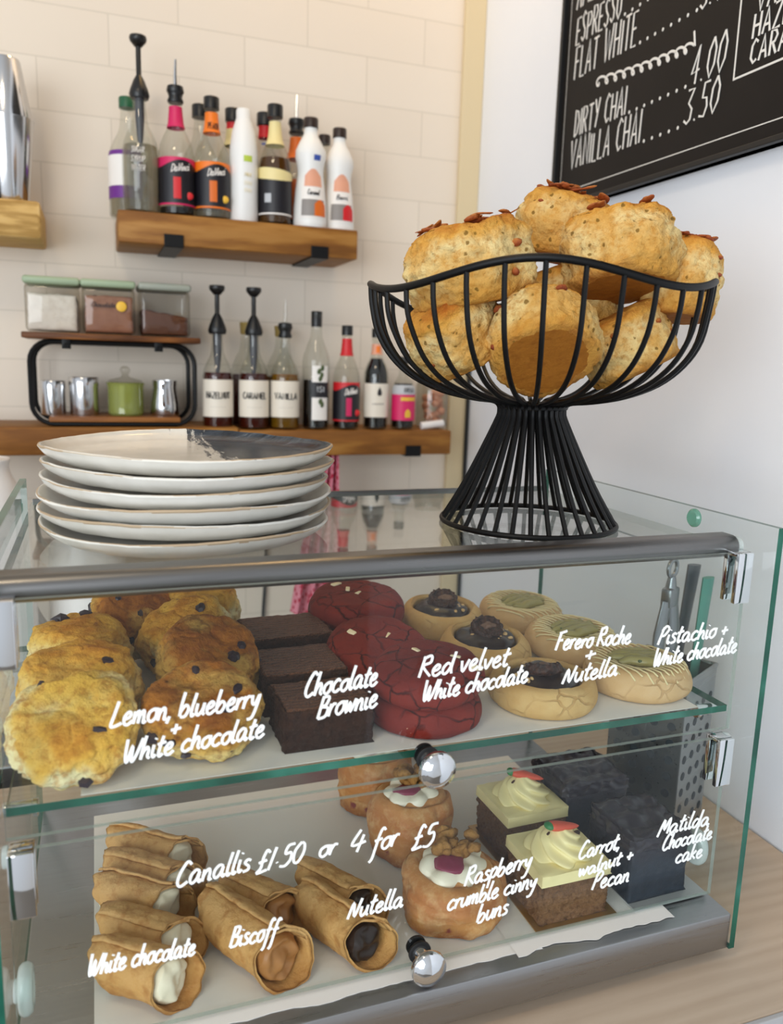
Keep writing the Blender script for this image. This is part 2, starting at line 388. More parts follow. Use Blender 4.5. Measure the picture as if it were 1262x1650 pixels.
# bottles
M['bottle_glass'] = glass_mat('clear_bottle_glass', 'f5f6f3', 1.0, 0.05)
M['amber_liquid'] = glass_mat('golden_syrup', 'd8a437', 0.6, 0.04, 0, 0.35, 'a87c20')
M['red_liquid'] = glass_mat('dark_red_syrup', '8a2c1e', 0.6, 0.04, 0, 0.45, '5a1c12')
M['dark_liquid'] = plain('near_black_syrup', '0d0908', 0.12)
M['brown_liquid'] = glass_mat('brown_syrup', '9a6a24', 0.6, 0.04, 0, 0.5, '6a4416')
M['clear_liquid'] = glass_mat('clear_syrup', 'dcd9cf', 0.8, 0.05, 0, 0.16, 'b5b0a2')
for k, c in dict(pink='cf1f5c', orange='ef7a1a', lblack='15131a', white='efeae4', creamlabel='e9e0d0', red='cf1f26', magenta='d81f63', yellow='e9b93a', purple='6d2a8a', lime='b9cc4a', blue='3a55a8', green='2f7a3c', peach='e0a184', greylabel='8a8480', paleyellow='e9d89a', leaf='4b5a34', darkorange='d96a1a', silver='b9bcc0').items():
    M[k] = plain('print_' + k, c, 0.45)
M['greencap'] = plain('green_cap', '1d5a3a', 0.4)
M['milkplastic'] = plain('white_plastic_bottle', 'ecebe7', 0.4)
M['browncap'] = plain('brown_cap', '2a1a14', 0.4)
M['cork'] = plain('cork_stopper', '9a8448', 0.8)
M['tealpump'] = plain('grey_pump_tube', '4a4a50', 0.3)
M['sage'] = plain('sage_green_lid', '9cae90', 0.45)
M['sagegrey'] = plain('grey_green_lid', '9a9f92', 0.45)
M['clearbox'] = glass_mat('clear_plastic_box', 'f0efeb', 0.9, 0.05, 0.02)
M['marsh'] = food('white_marshmallow', [(0, 'e8dfd6'), (1, 'f2ebe2')], 'd8ccc0', 60, 0.3, 0.6, 90)
M['cocoa'] = food('pale_cocoa', [(0, '9a6a54'), (1, 'a97a62')], '8c5c48', 30, 0.2, 0.2, 200)
M['darkcocoa'] = food('dark_cocoa', [(0, '5e3a2a'), (1, '6a4432')], '50301f', 30, 0.2, 0.2, 200)
M['greenglass'] = glass_mat('green_pressed_glass', 'd6db9c', 1.0, 0.06, 0.05, 0.35, 'c0c873')
M['towel'] = None
s = NT('red_patterned_cotton'); n = s.n('ShaderNodeTexVoronoi'); n.inputs['Scale'].default_value = 110; s.l(s.coord('Object'), n.inputs['Vector'])
M['towel'] = s.set(0.9, 0, s.ramp(n.outputs['Distance'], [(0.35, 'b32440'), (0.5, 'd9899a')]), 0.1)
M['greyplastic'] = plain('dark_grey_nylon', '3a4046', 0.45)
M['teal'] = plain('teal_silicone', '4f8f80', 0.5)
M['tongsteel'] = plain('tong_steel', '8f9296', 0.3, 0.9)
M['holes'] = plain('punched_hole_dark', '2c3238', 0.7)
M['edgestrip'] = plain('grey_edging', 'a9a8a8', 0.4)

# ------------------------------------------------------------------ stroke lettering
SC = {
'a': (1.0, [[(.75,.85),(.45,1),(.15,.7),(.1,.3),(.3,0),(.6,.25),(.75,.85),(.72,.3),(.85,0),(1.0,.2)]]),
'b': (.9, [[(.2,2),(.1,1),(.1,.1),(.14,.5),(.48,.95),(.75,.6),(.55,.05),(.15,.05)]]),
'c': (.82, [[(.75,.8),(.5,1),(.15,.65),(.15,.2),(.45,0),(.8,.2)]]),
'd': (.95, [[(.7,.8),(.4,1),(.1,.55),(.2,.05),(.5,.15),(.75,.8),(.88,2),(.78,.6),(.88,0)]]),
'e': (.82, [[(.12,.45),(.5,.55),(.62,.85),(.4,1),(.12,.6),(.2,.1),(.5,0),(.82,.3)]]),
'f': (.72, [[(.85,1.75),(.65,2),(.45,1.6),(.3,.3),(.2,-.6),(0,-.9)],[(.1,.95),(.75,1.05)]]),
'h': (.82, [[(.22,2),(.12,1),(.08,0),(.15,.5),(.45,1),(.62,.7),(.6,.2),(.82,0)]]),
'i': (.42, [[(.15,1),(.12,.3),(.25,0),(.42,.2)],[(.22,1.42),(.25,1.52)]]),
'k': (.78, [[(.22,2),(.1,0)],[(.68,1),(.15,.5)],[(.2,.55),(.72,0)]]),
'l': (.42, [[(.28,2),(.12,.6),(.2,0),(.42,.2)]]),
'm': (1.1, [[(.1,1),(.08,0),(.15,.6),(.4,1),(.48,.5),(.46,0),(.52,.6),(.78,1),(.86,.5),(.88,0),(1.08,.15)]]),
'n': (.8, [[(.1,1),(.08,0),(.15,.6),(.45,1),(.58,.6),(.58,.05),(.8,.1)]]),
'o': (.85, [[(.5,1),(.15,.75),(.12,.25),(.42,0),(.72,.3),(.72,.8),(.5,1),(.85,.95)]]),
'p': (.8, [[(.15,1),(.05,-.9)],[(.12,.6),(.45,1),(.72,.65),(.5,.1),(.12,.15)]]),
'r': (.6, [[(.12,1),(.08,0),(.14,.55),(.35,.95),(.6,.9)]]),
's': (.66, [[(.6,.85),(.35,1),(.15,.75),(.5,.4),(.5,.1),(.1,.0)]]),
't': (.6, [[(.38,1.75),(.22,.5),(.3,0),(.58,.2)],[(.0,1.05),(.68,1.2)]]),
'u': (.85, [[(.1,1),(.1,.3),(.3,0),(.6,.4),(.68,1),(.66,.2),(.85,0)]]),
'v': (.72, [[(.05,1),(.3,0),(.68,1.05)]]),
'w': (1.0, [[(.05,1),(.2,0),(.45,.8),(.6,0),(.95,1)]]),
'y': (.82, [[(.1,1),(.2,.35),(.45,.3),(.72,1),(.62,0),(.4,-.8),(0,-.9)]]),
'L': (.85, [[(.3,2),(.12,.9),(.0,.05),(.35,0),(.85,.2)]]),
'W': (1.3, [[(.05,1.9),(.1,.5),(.3,0),(.55,1.3),(.65,0),(.95,.4),(1.3,1.8)]]),
'C': (.95, [[(.95,1.7),(.6,2),(.2,1.2),(.1,.4),(.4,0),(.9,.3)]]),
'B': (.92, [[(.2,1.9),(.05,0)],[(.1,1.8),(.7,1.8),(.6,1.15),(.2,1),(.8,.8),(.7,.1),(.05,0)]]),
'R': (.98, [[(.2,1.9),(.05,0)],[(.1,1.7),(.7,1.9),(.75,1.3),(.2,1),(.95,0)]]),
'F': (.9, [[(.3,1.9),(.1,0)],[(.1,1.75),(.95,1.95)],[(.2,1),(.72,1.05)]]),
'N': (1.05, [[(.0,0),(.3,1.5),(.6,.1),(1.0,1.8)]]),
'P': (.85, [[(.25,1.9),(0,0)],[(.1,1.5),(.5,2),(.85,1.6),(.5,1.0),(.2,.95)]]),
'M': (1.15, [[(.0,-.2),(.4,1.7),(.55,.5),(1.0,1.8),(1.0,0)]]),
'D': (1.0, [[(.25,1.9),(.1,0)],[(.1,1.8),(.9,1.5),(.9,.5),(.1,0)]]),
'V': (.9, [[(.1,1.9),(.35,0),(.95,1.9)]]),
'4': (.9, [[(.45,1.9),(.05,.6),(.95,.75)],[(.72,1.4),(.5,-.1)]]),
'5': (.9, [[(.9,1.9),(.4,1.85),(.28,1.15),(.7,1.15),(.78,.5),(.45,0),(.0,.1)]]),
'0': (.85, [[(.5,1.9),(.1,1.2),(.15,.2),(.5,0),(.8,.8),(.75,1.6),(.5,1.9)]]),
'1': (.45, [[(.35,1.9),(.05,0)]]),
'£': (.9, [[(.85,1.6),(.6,1.9),(.4,1.3),(.35,.4),(.1,0),(.85,.1)],[(.1,.9),(.72,1.0)]]),
'.': (.4, [[(.15,.5),(.2,.42)]]), ',': (.35, [[(.2,.2),(.05,-.35)]]), '+': (.8, [[(.4,1.2),(.38,.2)],[(.05,.65),(.78,.75)]]), ' ': (.55, []),
}
CP = {  # tall narrow capitals, height 1
'A': (.40, [[(0,0),(.2,1),(.38,0)],[(.07,.33),(.33,.33)]]), 'C': (.34, [[(.34,.85),(.2,1),(.04,.75),(.02,.25),(.18,0),(.34,.12)]]),
'D': (.36, [[(.02,0),(.02,1),(.22,.92),(.36,.55),(.24,.1),(.02,0)]]), 'E': (.32, [[(.32,1),(.02,1),(.02,0),(.32,0)],[(.02,.52),(.26,.52)]]),
'F': (.32, [[(.32,1),(.02,1),(.02,0)],[(.02,.55),(.26,.55)]]), 'G': (.36, [[(.34,.85),(.2,1),(.04,.75),(.02,.25),(.18,0),(.34,.12),(.34,.45),(.2,.45)]]), 'Q': (.36, [[(.18,1),(.03,.75),(.03,.25),(.18,0),(.33,.25),(.33,.75),(.18,1)],[(.2,.25),(.36,0)]]), 'K': (.36, [[(.02,0),(.02,1)],[(.34,1),(.03,.45),(.36,0)]]),
'H': (.38, [[(.02,0),(.02,1)],[(.36,0),(.36,1)],[(.02,.5),(.36,.5)]]),
'I': (.06, [[(.03,0),(.03,1)]]), 'L': (.3, [[(.02,1),(.02,0),(.3,0)]]), 'M': (.5, [[(0,0),(.08,1),(.25,.2),(.42,1),(.5,0)]]),
'N': (.38, [[(.02,0),(.02,1),(.36,0),(.36,1)]]), 'O': (.36, [[(.18,1),(.03,.75),(.03,.25),(.18,0),(.33,.25),(.33,.75),(.18,1)]]),
'P': (.34, [[(.02,0),(.02,1),(.26,.95),(.34,.75),(.24,.5),(.02,.45)]]), 'R': (.36, [[(.02,0),(.02,1),(.26,.95),(.34,.75),(.24,.52),(.02,.47)],[(.14,.48),(.36,0)]]),
'S': (.32, [[(.3,.85),(.17,1),(.03,.8),(.12,.55),(.28,.35),(.26,.1),(.14,0),(.0,.15)]]), 'T': (.36, [[(0,1),(.36,1)],[(.18,1),(.18,0)]]),
'U': (.36, [[(.02,1),(.03,.25),(.18,0),(.33,.25),(.34,1)]]), 'V': (.38, [[(0,1),(.19,0),(.38,1)]]), 'W': (.56, [[(0,1),(.13,0),(.28,.85),(.42,0),(.56,1)]]), 'Y': (.36, [[(0,1),(.18,.5)],[(.36,1),(.12,0)]]),
'Z': (.34, [[(0,1),(.34,1),(0,0),(.34,0)]]), '.': (.16, [[(.06,.0),(.09,.04)]]), ' ': (.22, []),
'0': (.42, [[(.21,1),(.03,.7),(.03,.3),(.21,0),(.39,.3),(.39,.7),(.21,1)]]), '3': (.38, [[(.03,1),(.36,1),(.14,.6),(.36,.4),(.34,.1),(.18,0),(.0,.12)]]),
'4': (.42, [[(.28,0),(.28,1),(.0,.3),(.42,.36)]]), '5': (.38, [[(.36,1),(.08,1),(.06,.58),(.28,.55),(.36,.3),(.26,.02),(.0,.08)]]),
}
def strokes(text, font, gap=0.12, smooth=True, seed=0):
    rnd = random.Random(seed); x = 0; out = []
    for ch in text:
        w, ss = font[ch]
        j = (rnd.random() - 0.5) * 0.12
        for st in ss:
            p = [V((a + x, b * (1 + j) + j * 0.4, 0)) for a, b in st]
            out.append(catmull(p, 5) if smooth and len(p) > 2 else p)
        x += w + gap
    return out, x - gap
def write_flat(mb, text, A, B, h, up, nrm, r, font=SC, slant=0.22, gap=0.08, seed=0, smooth=True, flat_k=0.3, fit=True):
    "letters along A-B on a plane; h is the height of a small letter (or of a capital)"
    st, w = strokes(text, font, gap, smooth, seed)
    A = V(A); d = V(B) - A; up = V(up)
    for s in st:
        mb.tube([A + d * ((p.x) / w) + up * (p.y * h) + d.normalized() * (slant * p.y * h) - V(nrm) * (len(mb.v) * 6e-7 + i * 7e-6) for i, p in enumerate(s)], r * 1.35, 4, flat=nrm, flat_k=flat_k)
def write_round(mb, text, rad, amid, z, h, width, r, font=CP, slant=0.0, gap=0.12, smooth=False, tilt=0.0):
    st, w = strokes(text, font, gap, smooth)
    for s in st:
        pts = []
        for p in s:
            t = (p.x / w - 0.5) * width + slant * p.y * h
            a = amid + t / rad
            pts.append(V((rad * math.cos(a), rad * math.sin(a), z + p.y * h + tilt * t)))
        mb.tube(pts, r, 5)

# ------------------------------------------------------------------ the room
XW, YB, ZC = 0.789, 1.02, 0.028      # right wall, back wall, counter top, scaled about the camera with the background
struct(MB().box((-0.29, YB + 0.05, 0.56), (2.158, 0.10, 2.96)).obj('wall_back', M['tile'], smooth=False))
struct(MB().box((XW + 0.05, -0.24, 0.56), (0.10, 2.62, 2.96)).obj('wall_right', M['paint'], smooth=False))
struct(MB().box((-0.24, -0.24, -0.97), (2.15, 2.62, 0.10)).obj('floor', M['floor'], smooth=False))
struct(MB().box((XW - 0.0215, YB - 0.006, 0.60), (0.043, 0.012, 2.9), 0.002).obj('trim_1', M['trim'], smooth=False))
cb = MB().tube([(XW - 0.0045, YB - 0.0165, z) for z in (ZC, 0.2, 0.4, 0.56)], 0.0042, 8).obj('power_cable', M['rubber'])
tag(cb, 'thin black cable running down the corner of the cream and white walls', 'cable')
# counter
XC = (XW - 0.003 - 1.105) / 2; LC = XW - 0.003 + 1.105
root = thing('countertop', 'pale oak laminate counter under the glass display case', 'counter', (0, 0, 0))
MB().box((XC, 0.2285, ZC - 0.02), (LC, 0.583, 0.04), 0.002).obj('worktop', M['counter_wood'], root, smooth=False)
MB().box((XC, 0.26, (ZC - .04 - .92) / 2), (LC, 0.50, ZC + .879)).obj('cupboard_front', M['cupboard'], root, smooth=False)
MB().box((XC, -0.0655, ZC - 0.02), (LC, 0.005, 0.041), 0.001).obj('edging_strip', M['edgestrip'], root, smooth=False)
root = thing('back_counter', 'steel topped back counter against the tiled wall', 'counter', (0, 0, 0))
MB().box((XC, YB - .223, ZC - 0.02), (LC, 0.44, 0.04), 0.003).obj('worktop', M['steel'], root, smooth=False)
MB().box((XC, YB - .203, (ZC - .04 - .92) / 2), (LC, 0.40, ZC + .879)).obj('cupboard_front', M['cupboard'], root, smooth=False)

# ------------------------------------------------------------------ glass display case
W_, D_ = 0.600, 0.3753
YD = 0.0260                      # front face of the doors
case = thing('display_case', 'two tier glass countertop display case with steel base and handwritten doors', 'display case', (0, 0, 0))
def sheet(mb, c, s, axis):
    "glass sheet: big faces clear (0), cut edges green (1)"
    x, y, z = [q / 2 for q in s]
    v = [(c[0] + a * x, c[1] + b * y, c[2] + d * z) for a in (-1, 1) for b in (-1, 1) for d in (-1, 1)]
    F = {0: [(0, 1, 3, 2), (4, 6, 7, 5)], 1: [(0, 4, 5, 1), (2, 3, 7, 6)], 2: [(0, 2, 6, 4), (1, 5, 7, 3)]}
    for ax, fs in F.items(): mb.add(v, fs, 0 if ax == axis else 1)
    return mb
def cyl(mb, c, axis, r, L, n=24, mi=0, bev=0.0):
    q = V(axis).normalized().to_track_quat('Z', 'Y').to_matrix().to_4x4()
    b = bev or r * 0.08
    return mb.lathe([(0, 0), (r - b, 0), (r, b), (r, L - b), (r - b, L), (0, L)], n, mi, Matrix.Translation(V(c)) @ q)
GL = [M['glass'], M['edge']]
base = MB().box((0.30, 0.187, 0.0580), (0.599, 0.372, 0.0354), 0.0016).obj('base', M['steel'], case)
for fx in (0.045, 0.555):
    for fy in (0.035, 0.335):
        cyl(MB(), (fx, fy, ZC), (0, 0, 1), 0.0145, 0.0405 - ZC, 24, 0, 0.003).obj('foot', M['chrome'], case)
for sx_ in (-0.003, 0.603):
    sheet(MB(), (sx_, D_ / 2, 0.238), (0.006, D_, 0.3957), 0).obj('side_panel', GL, case, smooth=False)
cyl(MB(), (0.5998, 0.098, 0.4265), (-1, 0, 0), 0.0088, 0.0060, 28, 0, 0.002).obj('glass_button', M['disc'], case)
sheet(MB(), (0.30, 0.209, 0.4080), (0.592, 0.326, 0.0080), 2).obj('glass_top', [M['topglass'], M['clear_edge']], case, smooth=False)
MB().box((0.30, 0.3735, 0.4095), (0.590, 0.0028, 0.0115), 0.0006).obj('rear_rail', M['rail'], case, smooth=False)
rail = MB()
pr_ = []
for k in range(13):
    a = PI * 1.5 - PI * k / 12; pr_.append((0.0425 + 0.0095 * math.cos(a), 0.4125 + 0.0095 * math.sin(a)))
pr_ += [(0.0545, 0.4222), (0.0545, 0.4132), (0.0465, 0.4128), (0.0465, 0.4030)]
vv = [(x, y, z) for x in (0.006, 0.592) for (y, z) in pr_]; n = len(pr_)
rail.add(vv, [(k, (k + 1) % n, n + (k + 1) % n, n + k) for k in range(n)] + [tuple(range(n)), tuple(reversed(range(n, 2 * n)))])
rail.obj('top_rail', M['rail'], case, sharp=30)
for x_, a in ((0.5995, -1), (0.0005, 1)):
    cyl(MB(), (x_, 0.043, 0.412), (a, 0, 0), 0.0082, 0.0075, 24).obj('rail_bush', M['frost'], case)
sheet(MB(), (0.30, 0.192, 0.2640), (0.592, 0.322, 0.0060), 2).obj('shelf', GL, case, smooth=False)
for x_, a in ((0.5998, -1), (0.0002, 1)):
    for y_ in (0.050, 0.325):
        mb = MB(); cyl(mb, (x_, y_, 0.2555), (a, 0, 0), 0.0050, 0.020); cyl(mb, (x_ + a * 0.018, y_, 0.2548), (a, 0, 0), 0.0062, 0.004)
        mb.obj('shelf_pin', M['chrome'], case)
for x_, a in ((0.5998, -1), (0.0002, 1)):
    mb = MB()
    v0 = [(x_ + a * 0.008, 0.047 + 0.011 * math.cos(2 * PI * k / 28), 0.118 + 0.0135 * math.sin(2 * PI * k / 28)) for k in range(28)]
    mb.tube(v0, 0.0052, 10, closed=True); cyl(mb, (x_, 0.047, 0.118), (a, 0, 0), 0.008, 0.012)
    mb.obj('door_bumper', M['frost'], case)
def hinge(door, x, z0, z1):
    mb = MB(); zc = (z0 + z1) / 2
    mb.box((x, YD - 0.0045, zc), (0.0165, 0.0050, z1 - z0), 0.0012)
    mb.box((x, YD + 0.0085, zc), (0.0165, 0.0050, z1 - z0), 0.0012)
    mb.box((x, YD + 0.0020, z1 - 0.002), (0.0165, 0.0140, 0.004), 0.0010)
    side = 1 if x > 0.3 else -1
    cyl(mb, (x + side * 0.005, YD + 0.003, z1 - 0.008), (side, 0, 0), 0.0022, 0.0052 if side > 0 else 0.004)
    h = mb.obj('hinge', M['chrome'], door)
def knob(door, x, z):
    mb = MB()
    Mx = Matrix.Translation((x, YD, z)) @ Matrix.Rotation(PI / 2, 4, 'X')
    mb.lathe([(0, -0.0085), (0.0078, -0.0085), (0.0085, -0.0075), (0.0085, -0.0048), (0, -0.0048)], 32, 1, Mx)
    mb.lathe([(0, 0.0002), (0.0092, 0.0002), (0.0096, 0.001), (0.0096, 0.0028), (0.0086, 0.0034), (0, 0.0034)], 32, 1, Mx)
    mb.lathe([(0, 0.003), (0.0066, 0.003), (0.0060, 0.006), (0.0060, 0.014), (0.0085, 0.0165), (0.0138, 0.0175), (0.0146, 0.019), (0.0146, 0.0225),
              (0.0138, 0.0240), (0.0122, 0.0245), (0.0115, 0.0258), (0.0060, 0.0275), (0, 0.0284)], 40, 0, Mx)
    mb.obj('knob', [M['chrome'], M['rubber']], door, sharp=50)
up = sheet(MB(), (0.30, YD + 0.002, 0.3280), (0.593, 0.004, 0.163), 1).obj('upper_door', [M['glass'], M['clear_edge']], case, smooth=False)
lo = sheet(MB(), (0.30, YD + 0.002, 0.1590), (0.593, 0.004, 0.158), 1).obj('lower_door', [M['glass'], M['clear_edge']], case, smooth=False)
hinge(up, 0.5880, 0.366, 0.4110); hinge(up, 0.0085, 0.366, 0.4110)
hinge(lo, 0.5900, 0.194, 0.2395); hinge(lo, 0.0120, 0.192, 0.2395)
for x_, a in ((0.5995, -1), (0.0005, 1)):
    for z_, d_ in ((0.4030, up), (0.2330, lo)):
        cyl(MB(), (x_ - a * 0.0, YD + 0.004, z_), (a, 0, 0), 0.0075, 0.0035, 24).obj('hinge_bush', M['frost'], d_)
knob(up, 0.3005, 0.2620); knob(lo, 0.3005, 0.0925)
def script(door, text, a, b, hpx, label, seed, r=0.00105, slant=0.22):
    A = at(*a, Y=YD - 0.0003); B = at(*b, Y=YD - 0.0003)
    dep = (A - CAM).dot(CF); h = hpx / FPX * dep
    mb = MB(); 
    write_flat(mb, text, A, B, h, (0, 0, 1), (0, 1, 0), r, SC, slant, 0.02, seed)
    return mb
def lettering(door, lines, label, r=0.00105):
    mb = MB()
    for k, (t, a, b, h) in enumerate(lines):
        q = script(door, t, a, b, h, label, k * 7 + len(t), r); mb.add(q.v, q.f)
    o = mb.obj('lettering', M['ink'], door, smooth=False); o['label'] = label
    return o
lettering(up, [('Lemon, blueberry', (178, 1171), (416, 1138), 21), ('+', (272, 1187), (290, 1184), 17), ('White chocolate', (198, 1229), (424, 1186), 20)], 'white handwriting reading Lemon, blueberry + White chocolate')
lettering(up, [('Chocolate', (489, 1124), (606, 1103), 20), ('Brownie', (511, 1158), (606, 1138), 20)], 'white handwriting reading Chocolate Brownie')
lettering(up, [('Red velvet', (674, 1092), (817, 1072), 18), ('White chocolate', (680, 1130), (848, 1098), 17)], 'white handwriting reading Red velvet White chocolate')
lettering(up, [('Ferero Roche', (894, 1048), (1014, 1036), 16), ('+', (940, 1067), (958, 1063), 15), ('Nutella', (906, 1102), (993, 1087), 16)], 'white handwriting over the round filled cookies')
lettering(up, [('Pistachio +', (1060, 1039), (1170, 1024), 15), ('White chocolate', (1052, 1074), (1184, 1050), 15)], 'white handwriting reading Pistachio + White chocolate')
lettering(lo, [('Canallis', (282, 1430), (402, 1401), 21), ('£1.50', (411, 1408), (487, 1386), 19), ('or', (512, 1382), (541, 1375), 18), ('4', (563, 1374), (585, 1369), 18), ('for', (598, 1373), (640, 1361), 20), ('£5', (662, 1370), (698, 1360), 20)], 'white handwriting reading Canallis £1.50 or 4 for £5')
lettering(lo, [('White chocolate', (141, 1573), (313, 1536), 19)], 'white handwriting over the cream filled cannoli')
lettering(lo, [('Biscoff', (370, 1526), (445, 1511), 19)], 'white handwriting over the caramel cannoli')
lettering(lo, [('Nutella', (560, 1481), (648, 1459), 18)], 'white handwriting over the chocolate cannoli')
lettering(lo, [('Raspberry', (748, 1428), (854, 1396), 17), ('crumble cinny', (719, 1468), (862, 1428), 16), ('buns', (767, 1488), (817, 1471), 17)], 'white handwriting reading Raspberry crumble cinny buns')
lettering(lo, [('Carrot,', (931, 1385), (998, 1366), 15), ('walnut +', (931, 1413), (1018, 1386), 13), ('Pecan', (954, 1434), (1012, 1419), 15)], 'white handwriting reading Carrot, walnut + Pecan')
lettering(lo, [('Matilda', (1060, 1346), (1141, 1328), 15), ('Chocolate', (1066, 1371), (1145, 1350), 14), ('cake', (1087, 1391), (1130, 1380), 14)], 'white handwriting at the right end of the lower door')

# paper liners
def paper(name, x0, x1, y0, y1, z, label, rag=0.0, seed=0, cat='paper liner'):
    n = 60; v = []; f = []
    for k in range(n + 1):
        x = x0 + (x1 - x0) * k / n
        yf = y0 + rag * noise.noise(V((x * 25, seed, 0))) + rag * 0.5 * noise.noise(V((x * 90, seed, 3)))
        for t in (0, 1):
            zz = z + t * 0.0004
            v += [(x, yf, zz), (x, y1, zz)]
    for k in range(n):
        a = k * 4; b = a + 4
        f += [(a, b, b + 1, a + 1)[::-1], (a + 2, b + 2, b + 3, a + 3), (a, b, b + 2, a + 2), (a + 1, a + 3, b + 3, b + 1)]
    return tag(MB().add(v, f).obj(name, M['paper'], smooth=False), label, cat)
paper('paper_liner', 0.050, 0.566, 0.0335, 0.338, 0.2672, 'long white paper liner on the upper glass shelf under the scones and cookies')
paper('paper_liner', 0.052, 0.410, 0.016, 0.337, 0.0759, 'large white paper sheet under the cannoli on the steel base', 0.004, 3)
paper('paper_liner', 0.385, 0.545, 0.013, 0.330, 0.0766, 'torn edged paper sheet under the carrot cakes on the steel base', 0.005, 9)

# ------------------------------------------------------------------ plates
s = NT('glazed_stoneware_with_slip'); o_ = s.coord('Object'); sp = s.n('ShaderNodeSeparateXYZ'); s.l(o_, sp.inputs[0])
e1 = s.math('SUBTRACT', sp.outputs['X'], s.math('MULTIPLY', sp.outputs['Y'], -0.10))
nz = s.noise(s.coord('Object', (70, 14, 20)), 1.6, 6, 0.7)
msk = s.ramp(s.math('ADD', s.math('MULTIPLY', e1, 10.0), s.math('MULTIPLY', nz, 0.9)), [(0.635, 0.0), (0.72, 1.0)])
n2 = s.noise(s.coord('Object', (25, 110, 20)), 1.4, 5, 0.7)
slip = s.ramp(n2, [(0.35, '20242b'), (0.58, '3e4650'), (0.72, '6d7277'), (0.85, 'b4b2ac')])
ge = s.n('ShaderNodeNewGeometry'); gz = s.n('ShaderNodeSeparateXYZ'); s.l(ge.outputs['Normal'], gz.inputs[0])
msk = s.math('MULTIPLY', msk, s.math('GREATER_THAN', gz.outputs['Z'], 0.25))     # glazed on the upper face only
M['plate_top'] = s.set(0.2, 0, s.mix(msk, s.ramp(s.noise(o_, 40, 5), [(0.3, 'dcd8ce'), (0.7, 'e9e5dc')]), slip), 0.5)
plate_info = ['bottom plate of the white stoneware stack on the glass top', 'second plate up in the white stoneware stack', 'third plate up in the white stoneware stack',
              'fourth plate up in the white stoneware stack', 'white plate directly under the top plate of the stack', 'top plate of the stack with a dark grey brushed patch']
PZ = [0.4128, 0.4249, 0.4372, 0.4496, 0.4622, 0.4748]
for k in range(6):
    rnd = random.Random(40 + k)
    Rk = 0.1215 + rnd.uniform(-0.0015, 0.0015)
    prof = [(0, 0.0032), (0.085, 0.0030), (0.094, 0.0002), (0.101, 0.0), (0.107, 0.0022), (0.1155, 0.0072), (Rk - 0.0008, 0.0125), (Rk, 0.0142), (Rk - 0.0022, 0.0148), (0.1145, 0.0108), (0.105, 0.0068), (0.09, 0.0056), (0.04, 0.0052), (0, 0.0052)]
    prof = [tuple(p)[:2] for p in catmull([(a, b, 0) for a, b in prof], 4)]
    mb = MB().lathe([(max(a, 0), b) for a, b in prof], 96)
    ph = rnd.uniform(0, 6.28)
    mb.v = [V((p.x * (1 + 0.010 * math.sin(2 * math.atan2(p.y, p.x) + ph)), p.y * (1 + 0.010 * math.sin(2 * math.atan2(p.y, p.x) + ph)),
               p.z + (p.xy.length / 0.12) ** 6 * (0.0013 * math.sin(3 * math.atan2(p.y, p.x) + ph) + 0.0008 * noise.noise(p * 60)))) for p in (V(q) for q in mb.v)]
    # the bare clay rim
    for q, f in enumerate(mb.f):
        zz = sum(mb.v[i].z for i in f) / len(f); rr = sum(mb.v[i].xy.length for i in f) / len(f)
        if rr > Rk * 0.990 and zz > 0.0136: mb.i[q] = 1
    o = mb.obj('dinner_plate', [M['plate_top'] if k == 5 else M['plate'], M['plate_rim']], None, (0.1435 + rnd.uniform(-.002, .002) + (0.002 if k == 5 else 0), 0.200 + rnd.uniform(-.002, .002), PZ[k]), (0, 0, 0))
    tag(o, plate_info[k], 'plate', 'white stoneware plates stacked on the case')

# ------------------------------------------------------------------ wire basket stand
BX, BY, BZ = 0.4605, 0.172, 0.4124
bask = thing('wire_basket_stand', 'black wire pedestal basket of cheese scones standing on the glass case', 'fruit basket', (BX, BY, BZ))
TH0 = math.atan2(CAM.y - BY, CAM.x - BX)
def rim_pt(a):
    z = 0.6290 + 0.0078 * math.cos(4 * (a - TH0)) + 0.0048 * math.cos(a - TH0) + 0.0030 * math.sin(a - TH0)
    return V((0.455 - BX + 0.1535 * math.cos(a), 0.1535 * math.sin(a), z - BZ))
MB().tube([rim_pt(2 * PI * k / 120) for k in range(120)], 0.0032, 10, closed=True).obj('rim', M['black'], bask)
MB().tube([V((0.0835 * math.cos(2 * PI * k / 80), 0.0835 * math.sin(2 * PI * k / 80), 0.0027)) for k in range(80)], 0.0026, 8, closed=True).obj('base_ring', M['black'], bask)
MB().tube([V((-0.002 + 0.0300 * math.cos(2 * PI * k / 60), 0.0300 * math.sin(2 * PI * k / 60), 0.5255 - BZ)) for k in range(60)], 0.0034, 8, closed=True).obj('neck_ring', M['black'], bask)
NW = 32
for k in range(NW):
    a = TH0 + 2 * PI * (k + 0.22) / NW; c_, s_ = math.cos(a), math.sin(a)
    rp = rim_pt(a)
    zr = rp.z + BZ
    pr2 = [(0.1535, zr - 0.001), (0.1520, zr - 0.018), (0.1465, 0.589), (0.1335, 0.567), (0.113, 0.5495), (0.085, 0.5375), (0.058, 0.5318), (0.040, 0.5300), (0.0325, 0.5270), (0.0305, 0.5205), (0.0345, 0.508), (0.0610, 0.4525), (0.0828, 0.4152)]
    pts = []
    for (r, z) in pr2:
        sh = (0.455 - BX) * min(1, max(0, (z - BZ) / 0.2))
        pts.append(V((sh + r * c_, r * s_, z - BZ)))
    MB().tube(catmull(pts, 4), 0.00225, 7).obj('wire', M['black'], bask)

